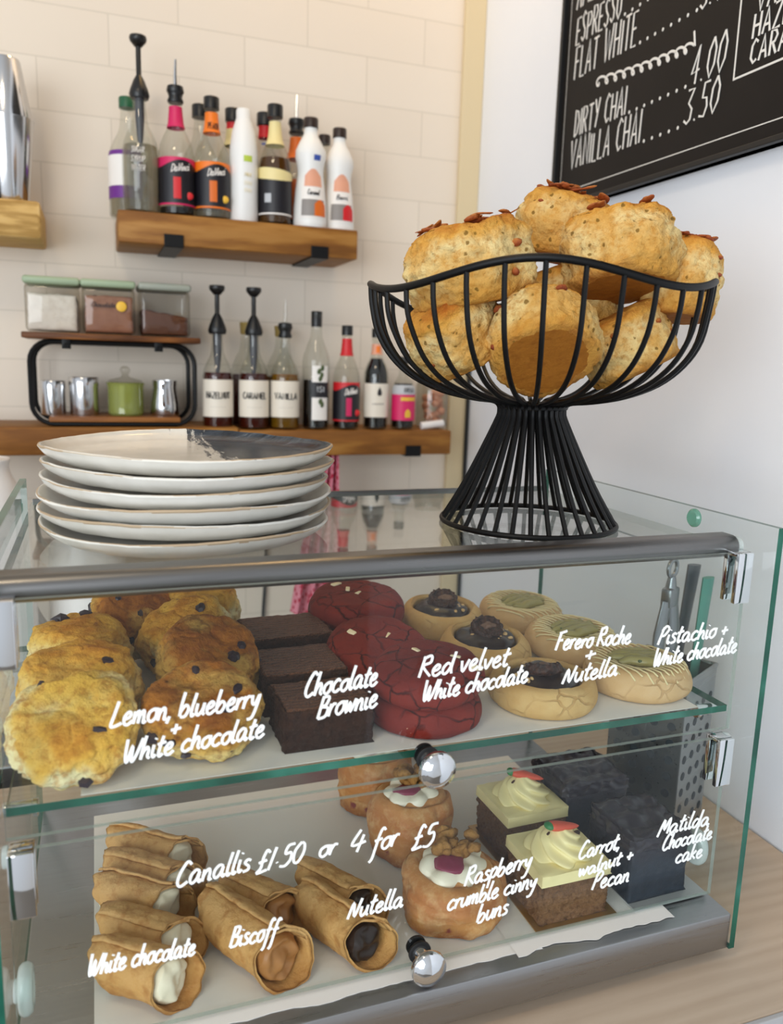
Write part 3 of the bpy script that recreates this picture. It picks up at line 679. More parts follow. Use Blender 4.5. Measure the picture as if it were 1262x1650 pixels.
# ------------------------------------------------------------------ bakes: builders
def rot_of(up_, spin=0.0):
    q = V(up_).normalized().to_track_quat('Z', 'Y') @ Matrix.Rotation(spin, 3, 'Z').to_quaternion()
    return q
def set_pose(o, base, q):
    o.rotation_mode = 'QUATERNION'; o.rotation_quaternion = q; o.location = base
def scone_body(R, H, seed, bulge=1.05, rough=1.0, nv=110, tilt_top=0.0):
    pr_ = [(0, 0.02), (0.55, 0.0), (0.86, 0.0), (0.965, 0.05), (1.0, 0.18), (1.0 * bulge, 0.42), (1.0 * bulge * 0.99, 0.62), (0.965, 0.78), (0.90, 0.905), (0.78, 0.965), (0.5, 0.995), (0.25, 1.0), (0, 1.0)]
    prof = catmull([(a * R, b * H, 0) for a, b in pr_], 7)
    v = []; f = []; m = len(prof)
    sd = V((seed * 3.17, seed * 1.31, seed * 0.7))
    for j, p in enumerate(prof):
        for k in range(nv):
            a = 2 * PI * k / nv
            r = max(p.x, 0); q = V((r * math.cos(a), r * math.sin(a), p.y))
            w = min(1, r / (0.5 * R))
            lump = noise.noise(q * 26 + sd) * 0.12 + noise.noise(q * 62 + sd) * 0.060
            lay = (0.35 - abs(noise.noise(V((q.x * 16, q.y * 16, q.z * 70)) + sd))) * 0.095      # split layers round the side
            fine = noise.fractal(q * 130 + sd, 0.7, 2.1, 3) * 0.042 - max(0, 0.15 - abs(noise.noise(q * 75 + sd * 2))) * 0.30
            rr = 1 + rough * (lump + lay * (1 if 0.1 < p.y / H < 0.85 else 0.25) + fine) * w
            zz = q.z + rough * R * (noise.noise(q * 30 + sd * 2) * 0.12 + noise.noise(q * 85 + sd) * 0.045 - max(0, 0.14 - abs(noise.noise(q * 60 + sd * 3))) * 0.22) * (p.y / H) + tilt_top * q.x * (p.y / H)
            v.append(V((q.x * rr, q.y * rr, zz)))
    base_rows = 12
    fi = []
    for j in range(m - 1):
        for k in range(nv):
            b = (k + 1) % nv
            f.append((j * nv + k, j * nv + b, (j + 1) * nv + b, (j + 1) * nv + k)); fi.append(1 if j < base_rows else 0)
    mb = MB(); mb.v = v; mb.f = f; mb.i = fi
    return mb
def on_side(R, H, a, t, out=0.0): return V((R * (1 + out) * math.cos(a), R * (1 + out) * math.sin(a), H * t))

def cheese_scone(label, center, up_, R, H, seed, spin=0.0, topping=True):
    q = rot_of(up_, spin); base = V(center) - (q @ V((0, 0, H / 2)))
    t = thing('cheese_scone', label, 'scone', base, group='cheese scones in the wire basket'); set_pose(t, base, q)
    scone_body(R, H, seed).obj('body', [M['cheese_scone'], M['cheese_scone_base']], t, sharp=180)
    rnd = random.Random(seed)
    if topping:
        mb = MB()
        for k in range(30):
            a = rnd.gauss(spin, 1.5); r = R * 0.74 * math.sqrt(rnd.random())
            c = V((r * math.cos(a), r * math.sin(a), H * (0.985 + 0.02 * rnd.random()) + 0.0012 * (k % 3)))
            Mx = Matrix.Translation(c) @ Matrix.Rotation(rnd.uniform(0, PI), 4, 'Z') @ Matrix.Rotation(rnd.uniform(-.35, .35), 4, 'Y')
            mb.ball((0, 0, 0), (rnd.uniform(.005, .0125), rnd.uniform(.0030, .0055), rnd.uniform(.0010, .0020)), 18, 0, Mx, 1.1, k + seed, 120)
        mb.obj('bacon_topping', M['bacon'], t, sharp=180)
    for k in range(5):
        a = rnd.uniform(0, 2 * PI); z = rnd.uniform(0.2, 0.8)
        c = on_side(R * 0.96, H, a, z)
        MB().ball(c, (rnd.uniform(.003, .006), rnd.uniform(.003, .006), rnd.uniform(.002, .004)), 10, 0, None, 0.5, k, 160).obj('bacon_piece', M['bacon'], t, sharp=180)
    return t
# basket: seven scones in view, one under them in the middle
cheese_scone('cheese scone tilted on the front left of the basket top', at(757, 428, Y=.178), (-0.22, 0.05, 1.0), 0.0560, 0.070, 11, 0.4)
cheese_scone('cheese scone at the back of the heap, highest of all', at(908, 366, Y=.232), (0.16, -0.10, 1.0), 0.0440, 0.064, 12, 1.2)
cheese_scone('large cheese scone on the front right of the basket top', at(1003, 408, Y=.158), (0.04, 0.26, 1.0), 0.0520, 0.068, 13, 2.2)
cheese_scone('cheese scone half hidden at the far right edge of the basket', at(1098, 452, Y=.150), (0.14, 0.06, 1.0), 0.0340, 0.072, 14, 0.9)
cheese_scone('cheese scone low in the front middle of the basket, brown base showing', at(874, 546, Y=.130), (0.18, 0.70, 0.66), 0.0460, 0.058, 15, 0.3, False)
cheese_scone('cheese scone low on the left inside the basket wires', at(731, 530, Y=.178), (-0.62, -0.10, 0.76), 0.0415, 0.062, 16, 0.8, False)
cheese_scone('cheese scone low on the right inside the basket wires', at(1008, 552, Y=.162), (-0.42, 0.22, 0.90), 0.0425, 0.062, 17, 2.7, False)
cheese_scone('cheese scone buried at the back of the basket under the heap', at(915, 500, Y=.235), (0.05, 0.3, 1.0), 0.0500, 0.068, 18, 1.9, False)

def fruit_scone(label, center, up_, R, H, seed, brown=False, spin=0.0, nb=7, tilt=0.0):
    q = rot_of(up_, spin); base = V(center) - (q @ V((0, 0, H / 2)))
    t = thing('fruit_scone', label, 'scone', base, group='blueberry scones on the upper shelf'); set_pose(t, base, q)
    mt = M['bluescone_brown'] if brown else M['bluescone']
    scone_body(R, H, seed, 1.06, 1.15, 110, tilt).obj('body', [mt, mt], t, sharp=180)
    rnd = random.Random(seed * 5)
    for k in range(nb):
        a = rnd.uniform(0, 2 * PI)
        if k % 3 == 0: c = V((R * 0.6 * math.cos(a), R * 0.6 * math.sin(a), H * 1.005))
        else: c = on_side(R * 1.02, H, a, rnd.uniform(0.3, 0.85))
        s_ = rnd.uniform(.0030, .0056); c = c * 0.955
        MB().ball(c, (s_ * rnd.uniform(.7, 1.7), s_, s_ * rnd.uniform(.5, .9)), 8, 0, None, 0.9, k + seed, 130).obj('blueberry', M['berry'], t, sharp=30)
    return t
# left column
fruit_scone('round golden scone facing the door at the front of the left column', (0.0460, 0.0700, 0.3020), (-0.10, -0.60, 0.80), 0.0415, 0.024, 21, False, 0.3, 3)
fruit_scone('pale blueberry scone standing just behind the round front one', (0.0480, 0.1420, 0.2990), (0.04, -0.06, 1.0), 0.0420, 0.058, 22, False, 1.3, 9, 0.08)
fruit_scone('pale scone third from the front of the left column', (0.0470, 0.2260, 0.2990), (0.05, -0.04, 1.0), 0.0390, 0.060, 23, False, 2.3, 8, -0.06)
fruit_scone('browned scone at the back of the left column', (0.0960, 0.2960, 0.3100), (0.30, -0.45, 0.85), 0.0390, 0.050, 24, True, 0.9, 5)
# second column
fruit_scone('browned scone leaning to the door at the front of the second column', (0.1370, 0.0820, 0.2990), (0.04, -0.36, 0.93), 0.0420, 0.036, 25, True, 0.5, 8)
fruit_scone('dark brown scone second from the front of the second column', (0.1520, 0.1600, 0.3060), (0.12, -0.34, 0.92), 0.0410, 0.046, 26, True, 1.7, 7)
fruit_scone('yellow scone leaning left in the second column', (0.1400, 0.2320, 0.3070), (-0.34, -0.20, 0.9), 0.0390, 0.050, 27, False, 2.9, 6)
fruit_scone('pale upright scone at the back of the second column', (0.1640, 0.3100, 0.3010), (0.02, 0.0, 1.0), 0.0360, 0.064, 28, False, 0.2, 4)

# ------------------------------------------------------------------ brownies
def rough_block(sx, sy, sz, seed, amp=0.0016, n=18, top_flat=True, freq=120, top_k=1.0):
    bm = bmesh.new(); bmesh.ops.create_cube(bm, size=1)
    bmesh.ops.subdivide_edges(bm, edges=bm.edges[:], cuts=n, use_grid_fill=True)
    sd = V((seed, seed * 2.3, 1))
    v = []
    for p in bm.verts:
        q = V((p.co.x * sx, p.co.y * sy, (p.co.z + 0.5) * sz))
        e = 0.002
        nrm = V((p.co.x if abs(p.co.x) > .499 else 0, p.co.y if abs(p.co.y) > .499 else 0, p.co.z if abs(p.co.z) > .499 else 0))
        cnt = sum(1 for c in nrm if c)
        if cnt: nrm.normalize()
        d = amp * (noise.noise(q * freq + sd) + 0.6 * noise.noise(q * freq * 2.6 + sd)) - (amp * 0.9 if cnt > 1 else 0)
        if p.co.z > 0.499 and cnt == 1: d *= top_k
        if p.co.z < -0.499: d = 0
        q += nrm * d
        v.append(q)
    bm.verts.index_update()
    mb = MB(); mb.v = v; mb.f = [tuple(q.index for q in f.verts) for f in bm.faces]; mb.i = [1 if all(q.co.z > .499 for q in f.verts) else 0 for f in bm.faces]
    bm.free(); return mb
def brownie(label, x, y, z, rz, s, seed, tilt=(0, 0)):
    o = rough_block(*s, seed, 0.0030, 30, top_k=0.3).obj('brownie', [M['brownie'], M['brownie_top']], None, (x, y, z), (tilt[0], tilt[1], rz), sharp=70)
    return tag(o, label, 'brownie', 'chocolate brownies on the upper shelf')
brownie('chocolate brownie nearest the door, cut side facing out', 0.2300, 0.0790, 0.2677, 0.00, (0.072, 0.056, 0.034), 31)
brownie('chocolate brownie with a ridged shiny top in the middle of the three', 0.2280, 0.1520, 0.2677, 0.02, (0.074, 0.066, 0.036), 32)
brownie('chocolate brownie farthest from the door', 0.2370, 0.2440, 0.2677, 0.05, (0.082, 0.070, 0.036), 33)

# ------------------------------------------------------------------ cookies
def cookie_body(R, H, seed, well=0.0, well_r=0.6, nv=80):
    pr_ = [(0, 0.02), (0.7, 0.0), (0.90, 0.02), (0.985, 0.20), (1.0, 0.42), (0.965, 0.68), (0.88, 0.90), (0.77, 0.99)]
    if well: pr_ += [(well_r + .06, 0.97), (well_r, 0.86), (well_r - 0.08, 0.86 - well), (0, 0.84 - well)]
    else: pr_ += [(0.6, 1.02), (0.3, 1.05), (0, 1.06)]
    prof = catmull([(a * R, b * H, 0) for a, b in pr_], 5)
    mb = MB(); sd = V((seed * 2.7, seed, 0)); m = len(prof)
    for p in prof:
        for k in range(nv):
            a = 2 * PI * k / nv; r = max(p.x, 0)
            q = V((r * math.cos(a), r * math.sin(a), p.y)); w = min(1, r / (0.4 * R))
            d = noise.noise(q * 22 + sd) * 0.05 + noise.noise(q * 60 + sd) * 0.022
            cr = -abs(noise.noise(q * 42 + sd * 3)); cr = max(0, 1 + cr * 9) * -0.030
            k2 = 1 + (d + cr * 0.5) * w
            mb.v.append(V((q.x * k2, q.y * k2, q.z + R * (noise.noise(q * 30 + sd) * 0.035 + cr * 0.6) * (p.y / H))))
    for j in range(m - 1):
        for k in range(nv):
            b = (k + 1) % nv; mb.f.append((j * nv + k, j * nv + b, (j + 1) * nv + b, (j + 1) * nv + k)); mb.i.append(0)
    return mb
def velvet(label, base, up_, R, H, seed, chips):
    q = rot_of(up_, seed); t = thing('red_velvet_cookie', label, 'cookie', base, group='red velvet cookies on the upper shelf'); set_pose(t, base, q)
    cookie_body(R, H, seed).obj('body', M['velvet'], t, sharp=180)
    iq = q.to_matrix().inverted()
    rnd = random.Random(seed)
    for (dx, dy) in chips:      # where the white pieces show, in room directions across the top
        d = iq @ V((dx, dy, 0)); c = V((d.x * R, d.y * R, H * 1.0))
        Mx = Matrix.Translation(c) @ Matrix.Rotation(rnd.uniform(0, 3), 4, 'Z') @ Matrix.Rotation(rnd.uniform(-.3, .3), 4, 'X')
        MB().box((0, 0, 0), (rnd.uniform(.008, .012), rnd.uniform(.004, .007), .004), 0.001, 2, 0, Mx).obj('white_chocolate_chunk', M['whitechoc'], t)
velvet('red velvet cookie at the bottom of the front pair', (0.3210, 0.0830, 0.2677), (0, 0, 1), 0.0480, 0.025, 41, [])
velvet('red velvet cookie on top of the front pair, chips on its right', (0.3240, 0.0850, 0.2945), (-0.05, -0.08, 1), 0.0480, 0.026, 42, [(0.45, -0.15), (0.62, -0.62), (-0.1, 0.3)])
velvet('red velvet cookie propped up behind the front pair', (0.3080, 0.1690, 0.2835), (-0.02, -0.32, 1), 0.0500, 0.027, 43, [(-0.45, 0.35), (0.2, 0.1), (0.15, -0.45)])
velvet('red velvet cookie farthest back, resting on an added one', (0.3220, 0.2820, 0.2920), (0.0, -0.08, 1), 0.0510, 0.030, 44, [(-0.15, 0.15), (0.0, -0.1), (-0.3, 0.5)])
velvet('red velvet cookie added under the farthest back one as its support', (0.3220, 0.2830, 0.2677), (0, 0, 1), 0.0470, 0.0225, 45, [])  # not seen in the image, put in to support the back cookie

def filled_cookie(label, base, R, H, seed, up_=(0, 0, 1)):
    q = rot_of(up_, 0); t = thing('chocolate_filled_cookie', label, 'cookie', base, group='chocolate filled cookies on the upper shelf'); set_pose(t, base, q)
    cookie_body(R, H, seed, 0.42, 0.70).obj('body', M['cookie'], t, sharp=180)
    rnd = random.Random(seed)
    mb = MB()
    prof = catmull([(0, H * .45, 0), (R * .62, H * .45, 0), (R * .66, H * .72, 0), (R * .60, H * .92, 0), (R * .4, H * 1.06, 0), (0, H * 1.08, 0)], 5)
    mb.lathe([(max(p.x, 0), p.y) for p in prof], 56)
    mb.v = [p + V((0, 0, 0.0032 * noise.noise(p * 70 + V((seed, 0, 0))) if p.z > H * .6 else 0)) for p in (V(p) for p in mb.v)]
    mb.obj('chocolate_filling', M['choc'], t, sharp=180)
    # half a chocolate shell, cut side up
    mb = MB(); c = V((R * .06, R * .10, H * 0.98))
    prof = catmull([(0, 0, 0), (.013, 0, 0), (.0165, .003, 0), (.0160, .0075, 0), (.0145, .0098, 0), (.0125, .0100, 0), (.0112, .0084, 0), (0, .0088, 0)], 4)
    mb.lathe([(max(p.x, 0), p.y) for p in prof], 40, 0, Matrix.Translation(c) @ Matrix.Rotation(0.35, 4, 'X') @ Matrix.Rotation(-0.1, 4, 'Y'))
    mb.v = [p + V((noise.noise(p * 240), noise.noise(p * 240 + V((9, 0, 0))), noise.noise(p * 240 + V((0, 9, 0))))) * 0.0030 for p in (V(p) for p in mb.v)]
    mb.obj('broken_chocolate_shell', M['rough_choc'], t, sharp=180)
    MB().ball(c + V((0.001, -.002, .0080)), (.0078, .0062, .0030), 18, 0, None, .7, seed, 160).obj('hazelnut', M['praline'], t, sharp=180)
    mb = MB()
    for k in range(11):
        a = rnd.uniform(PI, 2 * PI + .6); r = R * rnd.uniform(.32, .58)
        mb.ball((r * math.cos(a), r * math.sin(a), H * (1.06 - 0.25 * (r / R) ** 2)), (rnd.uniform(.0015, .0034), rnd.uniform(.0015, .003), .0018), 8, 0, None, .5, k, 300)
    mb.obj('nut_pieces', M['nut'], t, sharp=180)
filled_cookie('chocolate filled cookie nearest the door', (0.4370, 0.0865, 0.2677), 0.0490, 0.026, 51)
filled_cookie('chocolate filled cookie in the middle of its row', (0.4260, 0.1830, 0.2730), 0.0460, 0.026, 52, (0, -0.10, 1))
filled_cookie('chocolate filled cookie at the back of its row', (0.4230, 0.2850, 0.2730), 0.0460, 0.026, 53, (0, -0.08, 1))

def pistachio_cookie(label, base, R, H, seed, up_, ang):
    q = rot_of(up_, 0); t = thing('pistachio_cookie', label, 'cookie', base, group='pistachio cookies on the upper shelf'); set_pose(t, base, q)
    cookie_body(R, H, seed, 0.20, 0.55).obj('body', M['cookie2'], t, sharp=180)
    rnd = random.Random(seed)
    mb = MB(); R_ = Matrix.Rotation(ang, 4, 'Z')
    for k in range(4):
        y = (k - 1.5) * 0.0078; L = R * (.56 if k in (1, 2) else .44)
        pts = [V((x * L, y + 0.0015 * math.sin(x * 4 + k), H * 1.03 + .0025 * noise.noise(V((x * 3, k, seed))))) for x in [i / 6 for i in range(-6, 7)]]
        rr = [.0056 * math.sqrt(max(.06, 1 - (i / 6) ** 2 * .93)) for i in range(-6, 7)]
        mb.tube(pts, rr, 9, M=R_)
    mb.obj('pistachio_filling', M['pistachio'], t, sharp=180)
    mb = MB()
    for k in range(15):
        u = (k - 7) / 7.6; pts = []
        for i in range(13):
            w_ = (i - 6) / 6 * math.sqrt(max(0.02, 1 - u * u)) * .93
            x, y = u * .93, w_ + 0.05 * math.sin(k * 3 + i)
            rr = math.hypot(x, y)
            z = interp([(0, H * 0.8), (.40, H * 0.85), (.55, H * 0.985), (.78, H * 1.03), (.9, H * .92), (1.0, H * .62)], rr)
            pts.append(V((x * R * .97, y * R * .97, z + .0006)))
        mb.tube(pts, .00085, 6, M=Matrix.Rotation(ang + 0.55, 4, 'Z'))
    mb.obj('cream_drizzle', M['drizzle'], t, sharp=180)
    mb = MB()
    for k in range(7):
        a = rnd.uniform(0, 6.28); r = R * rnd.uniform(.15, .4)
        mb.ball((r * math.cos(a), r * math.sin(a), H * 1.1), (.003, .002, .0016), 8, 0, None, .5, k, 300)
    mb.obj('pistachio_pieces', M['leaf'], t, sharp=180)
pistachio_cookie('pistachio cookie nearest the door at the right end of the shelf', (0.5420, 0.0915, 0.2677), 0.0495, 0.027, 61, (0, 0, 1), -0.35)
pistachio_cookie('pistachio cookie in the middle of its row', (0.5310, 0.1860, 0.2700), 0.0500, 0.024, 62, (0.02, -0.06, 1), -0.15)
pistachio_cookie('pistachio cookie at the back of its row', (0.5260, 0.2880, 0.2700), 0.0490, 0.024, 63, (0.02, -0.06, 1), -0.15)

# ------------------------------------------------------------------ lower tier: cannoli
FZ = 0.0772
def cannoli(label, p0, p1, R, fill, group, seed, roll=0.0, dy=0.0, z=None, L=None):
    A = at(*p0, Z=(z or FZ) + R) + V((0, dy, 0)); B = at(*p1, Z=(z or FZ) + R) + V((0, dy, 0))
    d = (B - A); LL = L or d.length; d.normalize()
    side = V((0, 0, 1)).cross(d).normalized(); upv = d.cross(side)
    t = thing('cannoli', label, 'cannoli', (A + B) / 2 - V((0, 0, R)), group=group)
    t.rotation_mode = 'QUATERNION'
    t.rotation_quaternion = Matrix((d, side, upv)).transposed().to_quaternion()   # local x along the roll
    sd = V((seed * 1.9, seed, 2)); mb = MB(); na, nl = 60, 34; v = []; f = []
    a_end = 2 * PI + 1.15
    for layer in (0, 1):
        for j in range(nl + 1):
            u = j / nl
            for k in range(na + 1):
                a = a_end * k / na
                r = R * (0.93 + 0.11 * (k / na) + (0.07 if k > na - 3 else 0))
                ang = a + roll
                e0 = -0.5 * LL - 0.010 * math.cos(ang - 1.4) - 0.004 * noise.noise(V((ang * 2, seed, 0)))
                e1 = 0.5 * LL - 0.011 * math.cos(ang - 2.5) + 0.004 * noise.noise(V((ang * 2, seed, 5)))
                x = e0 + (e1 - e0) * u
                fl = 0.10 * max(0, abs(u - .5) * 2 - .7) / .3 * (1 if u > .5 else -1.6)
                q = V((x, r * math.cos(ang), r * math.sin(ang)))
                dd = 1 + fl + 0.10 * noise.noise(q * 38 + sd) + 0.05 * noise.noise(q * 95 + sd) + 0.025 * noise.noise(q * 210 + sd)
                rr = r * dd - (0.0024 if layer else 0)
                v.append(V((x, rr * math.cos(ang), max(-R * 1.0, rr * math.sin(ang)) + R)))
    st = (nl + 1) * (na + 1)
    for j in range(nl):
        for k in range(na):
            a = j * (na + 1) + k; q = (a, a + na + 1, a + na + 2, a + 1)
            f.append(q[::-1]); f.append(tuple(x + st for x in q))
    for k in range(na):
        f.append((k, k + 1, st + k + 1, st + k)); b = nl * (na + 1); f.append((b + k + 1, b + k, st + b + k, st + b + k + 1))
    for j in range(nl):
        a = j * (na + 1); f.append((a, a + st, a + st + na + 1, a + na + 1)[::-1]); a += na; f.append((a, a + st, a + st + na + 1, a + na + 1))
    mb.add(v, f).obj('shell', M['cannoli'], t, sharp=180)
    mb = MB(); prof = catmull([(0, -.54, 0), (.60, -.50, 0), (.76, -.42, 0), (.80, 0, 0), (.83, .36, 0), (.81, .43, 0), (.66, .475, 0), (.3, .485, 0), (0, .49, 0)], 7)
    mb.lathe([(max(p.x, 0) * R, p.y * LL * .98) for p in prof], 36, 0, Matrix.Translation((0, 0, R)) @ Matrix.Rotation(PI / 2, 4, 'Y'))
    mb.v = [p + V((noise.noise(p * 110 + sd) * .0055 * (1 if p.x > .2 * LL else .2), 0, noise.noise(p * 90) * .001)) for p in (V(p) for p in mb.v)]
    mb.obj('filling', fill, t, sharp=180)
    return t
g1 = 'white cream cannoli on the lower tier'
cannoli('white cream cannoli nearest the door', (170, 1583), (292, 1618), 0.0200, M['cream'], g1, 71, 0.6, .023)
cannoli('white cream cannoli second from the door, behind the nearest', (182, 1512), (300, 1548), 0.0190, M['cream'], g1, 72, 1.0, .018)
cannoli('white cream cannoli in the middle of the column, open pale side showing', (172, 1452), (283, 1480), 0.0190, M['cream'], g1, 73, 0.2, .013)
cannoli('white cream cannoli second from the back of the column', (186, 1405), (300, 1438), 0.0190, M['cream'], g1, 74, 0.8, .007)
cannoli('white cream cannoli at the very back of the column', (190, 1362), (302, 1392), 0.0185, M['cream'], g1, 75, 0.4, .006)
g2 = 'caramel cannoli on the lower tier'
cannoli('caramel cannoli in front of its pair, wide open end', (352, 1495), (470, 1580), 0.0220, M['biscoff'], g2, 76, 0.5, .022)
cannoli('caramel cannoli at the back of its pair', (378, 1452), (470, 1500), 0.0200, M['biscoff'], g2, 77, 0.9, .018)
g3 = 'chocolate cannoli on the lower tier'
cannoli('chocolate cannoli in front of its pair', (506, 1478), (612, 1552), 0.0195, M['choc'], g3, 78, 0.4, .021)
cannoli('chocolate cannoli at the back of its pair', (504, 1432), (600, 1486), 0.0190, M['choc'], g3, 79, 0.9, .017)

# ------------------------------------------------------------------ cinnamon buns
def bun(label, base, R, H, seed):
    t = thing('cinnamon_bun', label, 'bun', base, (0, 0, 0), 'raspberry crumble buns on the lower tier')
    sd = V((seed, seed * 2, 0)); v = []; f = []; nv = 90
    pr_ = [(0, 0, 0), (.8, 0, 0), (.96, .06, 0), (1.02, .35, 0), (1.0, .65, 0), (.90, .88, 0), (.7, .99, 0), (.4, 1.0, 0), (0, 1.02, 0)]
    prof = catmull(pr_, 6)
    for p in prof:
        for k in range(nv):
            a = 2 * PI * k / nv; r = max(p.x, 0)
            sp_ = 1 + 0.06 * (a / (2 * PI)) - 0.03                      # the spiral's outer end
            q = V((r * R * sp_ * math.cos(a), r * R * sp_ * math.sin(a), p.y * H))
            turn = (r * 3.2 - a / (2 * PI)) % 1.0                        # coils seen on the top
            dz = -0.004 * math.exp(-((turn - 0.5) / 0.13) ** 2) if p.y > 0.9 and r > .15 else 0
            d = 1 + 0.13 * noise.noise(q * 26 + sd) + 0.05 * noise.noise(q * 70 + sd) - .5 * max(0, .10 - abs(noise.noise(V((q.x * 14, q.y * 14, q.z * 60)) + sd))) + 0.02 * noise.noise(q * 160 + sd)
            v.append(V((q.x * d, q.y * d, q.z + dz + .002 * noise.noise(q * 40 + sd))))
    m = len(prof)
    for j in range(m - 1):
        for k in range(nv):
            b = (k + 1) % nv; f.append((j * nv + k, j * nv + b, (j + 1) * nv + b, (j + 1) * nv + k))
    MB().add(v, f).obj('body', M['bun'], t, sharp=180)
    rnd = random.Random(seed); mb = MB(); v = []; f = []; nr, na = 26, 96; ph = seed * .7
    for j in range(nr + 1):
        u = j / nr
        for k in range(na):
            a = 2 * PI * k / na
            lob = .60 + .10 * abs(math.sin(3.5 * a + ph)) + .05 * math.sin(2 * a + ph)
            r = R * lob * u
            top = H * 1.0 + R * .17 * (1 - u ** 4) * (.75 + .45 * abs(math.sin(3.5 * a + ph)) * u) + .004 * noise.noise(V((r * math.cos(a) * 55, r * math.sin(a) * 55, seed)))
            v.append((r * math.cos(a), r * math.sin(a), top - (.006 if j == nr else 0)))
    for j in range(nr):
        for k in range(na):
            b = (k + 1) % na; f.append((j * na + k, (j + 1) * na + k, (j + 1) * na + b, j * na + b))
    mb.add(v, f)
    mb.obj('icing', M['icing'], t, sharp=180)
    mb = MB(); mb.ball((-R * .18, -R * .18, H * 1.0 + R * .125), (R * .30, R * .26, R * .09), 24, 0, None, .5, seed, 90); mb.obj('raspberry_jam', M['raspberry'], t, sharp=180)
    mb = MB()
    for k in range(26):
        a = rnd.uniform(0, 6.28); rr = R * .42 * math.sqrt(rnd.random()); s_ = rnd.uniform(.0035, .0075)
        mb.ball((R * .16 + rr * math.cos(a), R * .24 + rr * math.sin(a), H * 1.0 + R * .17 + .006 * rnd.random()), (s_, s_ * .8, s_ * .8), 14, 0, None, .9, k, 150)
    mb.obj('crumble', M['crumble'], t, sharp=180)
bun('iced cinnamon bun nearest the door with a purple jam spot', (0.3560, 0.0850, FZ), 0.0470, 0.046, 81)
bun('iced cinnamon bun in the middle of the three', (0.3560, 0.1880, FZ), 0.0420, 0.060, 82)
bun('iced cinnamon bun farthest back under the glass shelf edge', (0.3480, 0.2780, FZ), 0.0410, 0.062, 83)

# ------------------------------------------------------------------ cakes
def board(label, x, y, sx, sy, z, rz, mt, name='cake_board'):
    return tag(MB().box((0, 0, 0.0007), (sx, sy, 0.0014), 0.0002, 1).obj(name, mt, None, (x, y, z), (0, 0, rz), smooth=False), label, 'cake board')
def carrot_cake(label, x, y, z, s, seed, rz, carrot_dir):
    t = thing('carrot_cake', label, 'cake', (x, y, z), (0, 0, rz), 'carrot cake squares on the lower tier')
    h = s[2]
    rough_block(s[0], s[1], h, seed, 0.0034, 30, True, 170).obj('sponge', [M['carrot_cake'], M['carrot_cake']], t, sharp=180)
    mb = rough_block(s[0] * 1.03, s[1] * 1.03, 0.011, seed + 5, 0.0011, 14, True, 60); mb.v = [V((p[0], p[1], p[2] + h - .0003)) for p in mb.v]
    mb.obj('frosting_layer', [M['frosting'], M['frosting']], t, sharp=60)
    # piped swirl: a star tube turned as it rises
    v = []; f = []; nr, na = 46, 84
    for j in range(nr + 1):
        u = j / nr; r = s[0] * .40 * (1 - u) ** .62 * (1 + .0 * u); zc = h + .0105 + .024 * u ** .9
        ring = .10 * math.sin(u * 2 * PI * 2.1)
        for k in range(na):
            a = 2 * PI * k / na
            fl = 1 + .13 * (1 - u * .5) * math.cos(7 * (a + u * 2.4)) + ring * .5
            v.append((r * fl * math.cos(a), r * fl * math.sin(a), zc))
    for j in range(nr):
        for k in range(na):
            b = (k + 1) % na; f.append((j * na + k, j * na + b, (j + 1) * na + b, (j + 1) * na + k))
    f.append(tuple(reversed(range(na))))
    MB().add(v, f).obj('piped_swirl', M['frosting'], t, sharp=180)
    cz = h + .0325
    Mx = Matrix.Translation((.004, .0, cz)) @ Matrix.Rotation(carrot_dir, 4, 'Z') @ Matrix.Rotation(0.22, 4, 'Y') @ Matrix.Rotation(PI / 2, 4, 'Y')
    prof = catmull([(0, -.016, 0), (.0055, -.015, 0), (.0066, -.008, 0), (.0052, .004, 0), (.003, .014, 0), (0, .019, 0)], 5)
    mb = MB().lathe([(max(p.x, 0), p.y) for p in prof], 20, 0, Mx, False, .62, 1); mb.obj('fondant_carrot', M['fondant'], t, sharp=180)
    mb = MB().ball((0, 0, -.0165), (.0036, .0052, .0045), 12, 0, Mx, .2, seed, 200); mb.obj('carrot_top', M['fondant_green'], t, sharp=180)
    for dx, dy in ((-.010, -.001), (.016, -.004)):
        MB().ball((dx, dy, cz - .003 - abs(dx) * .3), (.0042, .0026, .0030), 10, 0, None, .4, seed + dx, 200).obj('chocolate_piece', M['rough_choc'], t, sharp=180)
board('gold card under the carrot cake nearest the door', 0.4550, 0.0695, 0.083, 0.078, 0.0773, 0.0, M['gold'])
carrot_cake('carrot cake square nearest the door with a red fondant carrot', 0.4545, 0.0695, 0.0788, (0.070, 0.066, 0.038), 91, 0.0, 0.1)
board('gold card under the carrot cake farther from the door', 0.4680, 0.1620, 0.080, 0.076, 0.0773, 0.03, M['gold'])
carrot_cake('carrot cake square farther from the door with a red fondant carrot', 0.4680, 0.1620, 0.0788, (0.068, 0.066, 0.038), 92, 0.03, -0.35)
def choc_cake(label, x, y, z, s, seed, rz):
    t = thing('chocolate_cake', label, 'cake', (x, y, z), (0, 0, rz), 'dark chocolate cakes on the lower tier')
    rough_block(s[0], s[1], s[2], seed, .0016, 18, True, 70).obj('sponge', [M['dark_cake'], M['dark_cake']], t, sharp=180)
    mb = rough_block(s[0] * 1.02, s[1] * 1.02, .012, seed + 3, .004, 26, True, 75); mb.v = [V((p[0], p[1], p[2] + s[2] - .0005)) for p in mb.v]
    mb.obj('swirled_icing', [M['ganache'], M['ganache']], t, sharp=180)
board('silver card under the dark chocolate cake nearest the door', 0.5540, 0.0700, 0.082, 0.082, 0.0773, 0.02, M['silvercard'])
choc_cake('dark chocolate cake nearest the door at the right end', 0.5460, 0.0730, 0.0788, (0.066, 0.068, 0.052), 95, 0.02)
board('silver card under the dark chocolate cake at the back right', 0.5480, 0.1740, 0.084, 0.080, 0.0773, 0.0, M['silvercard'])
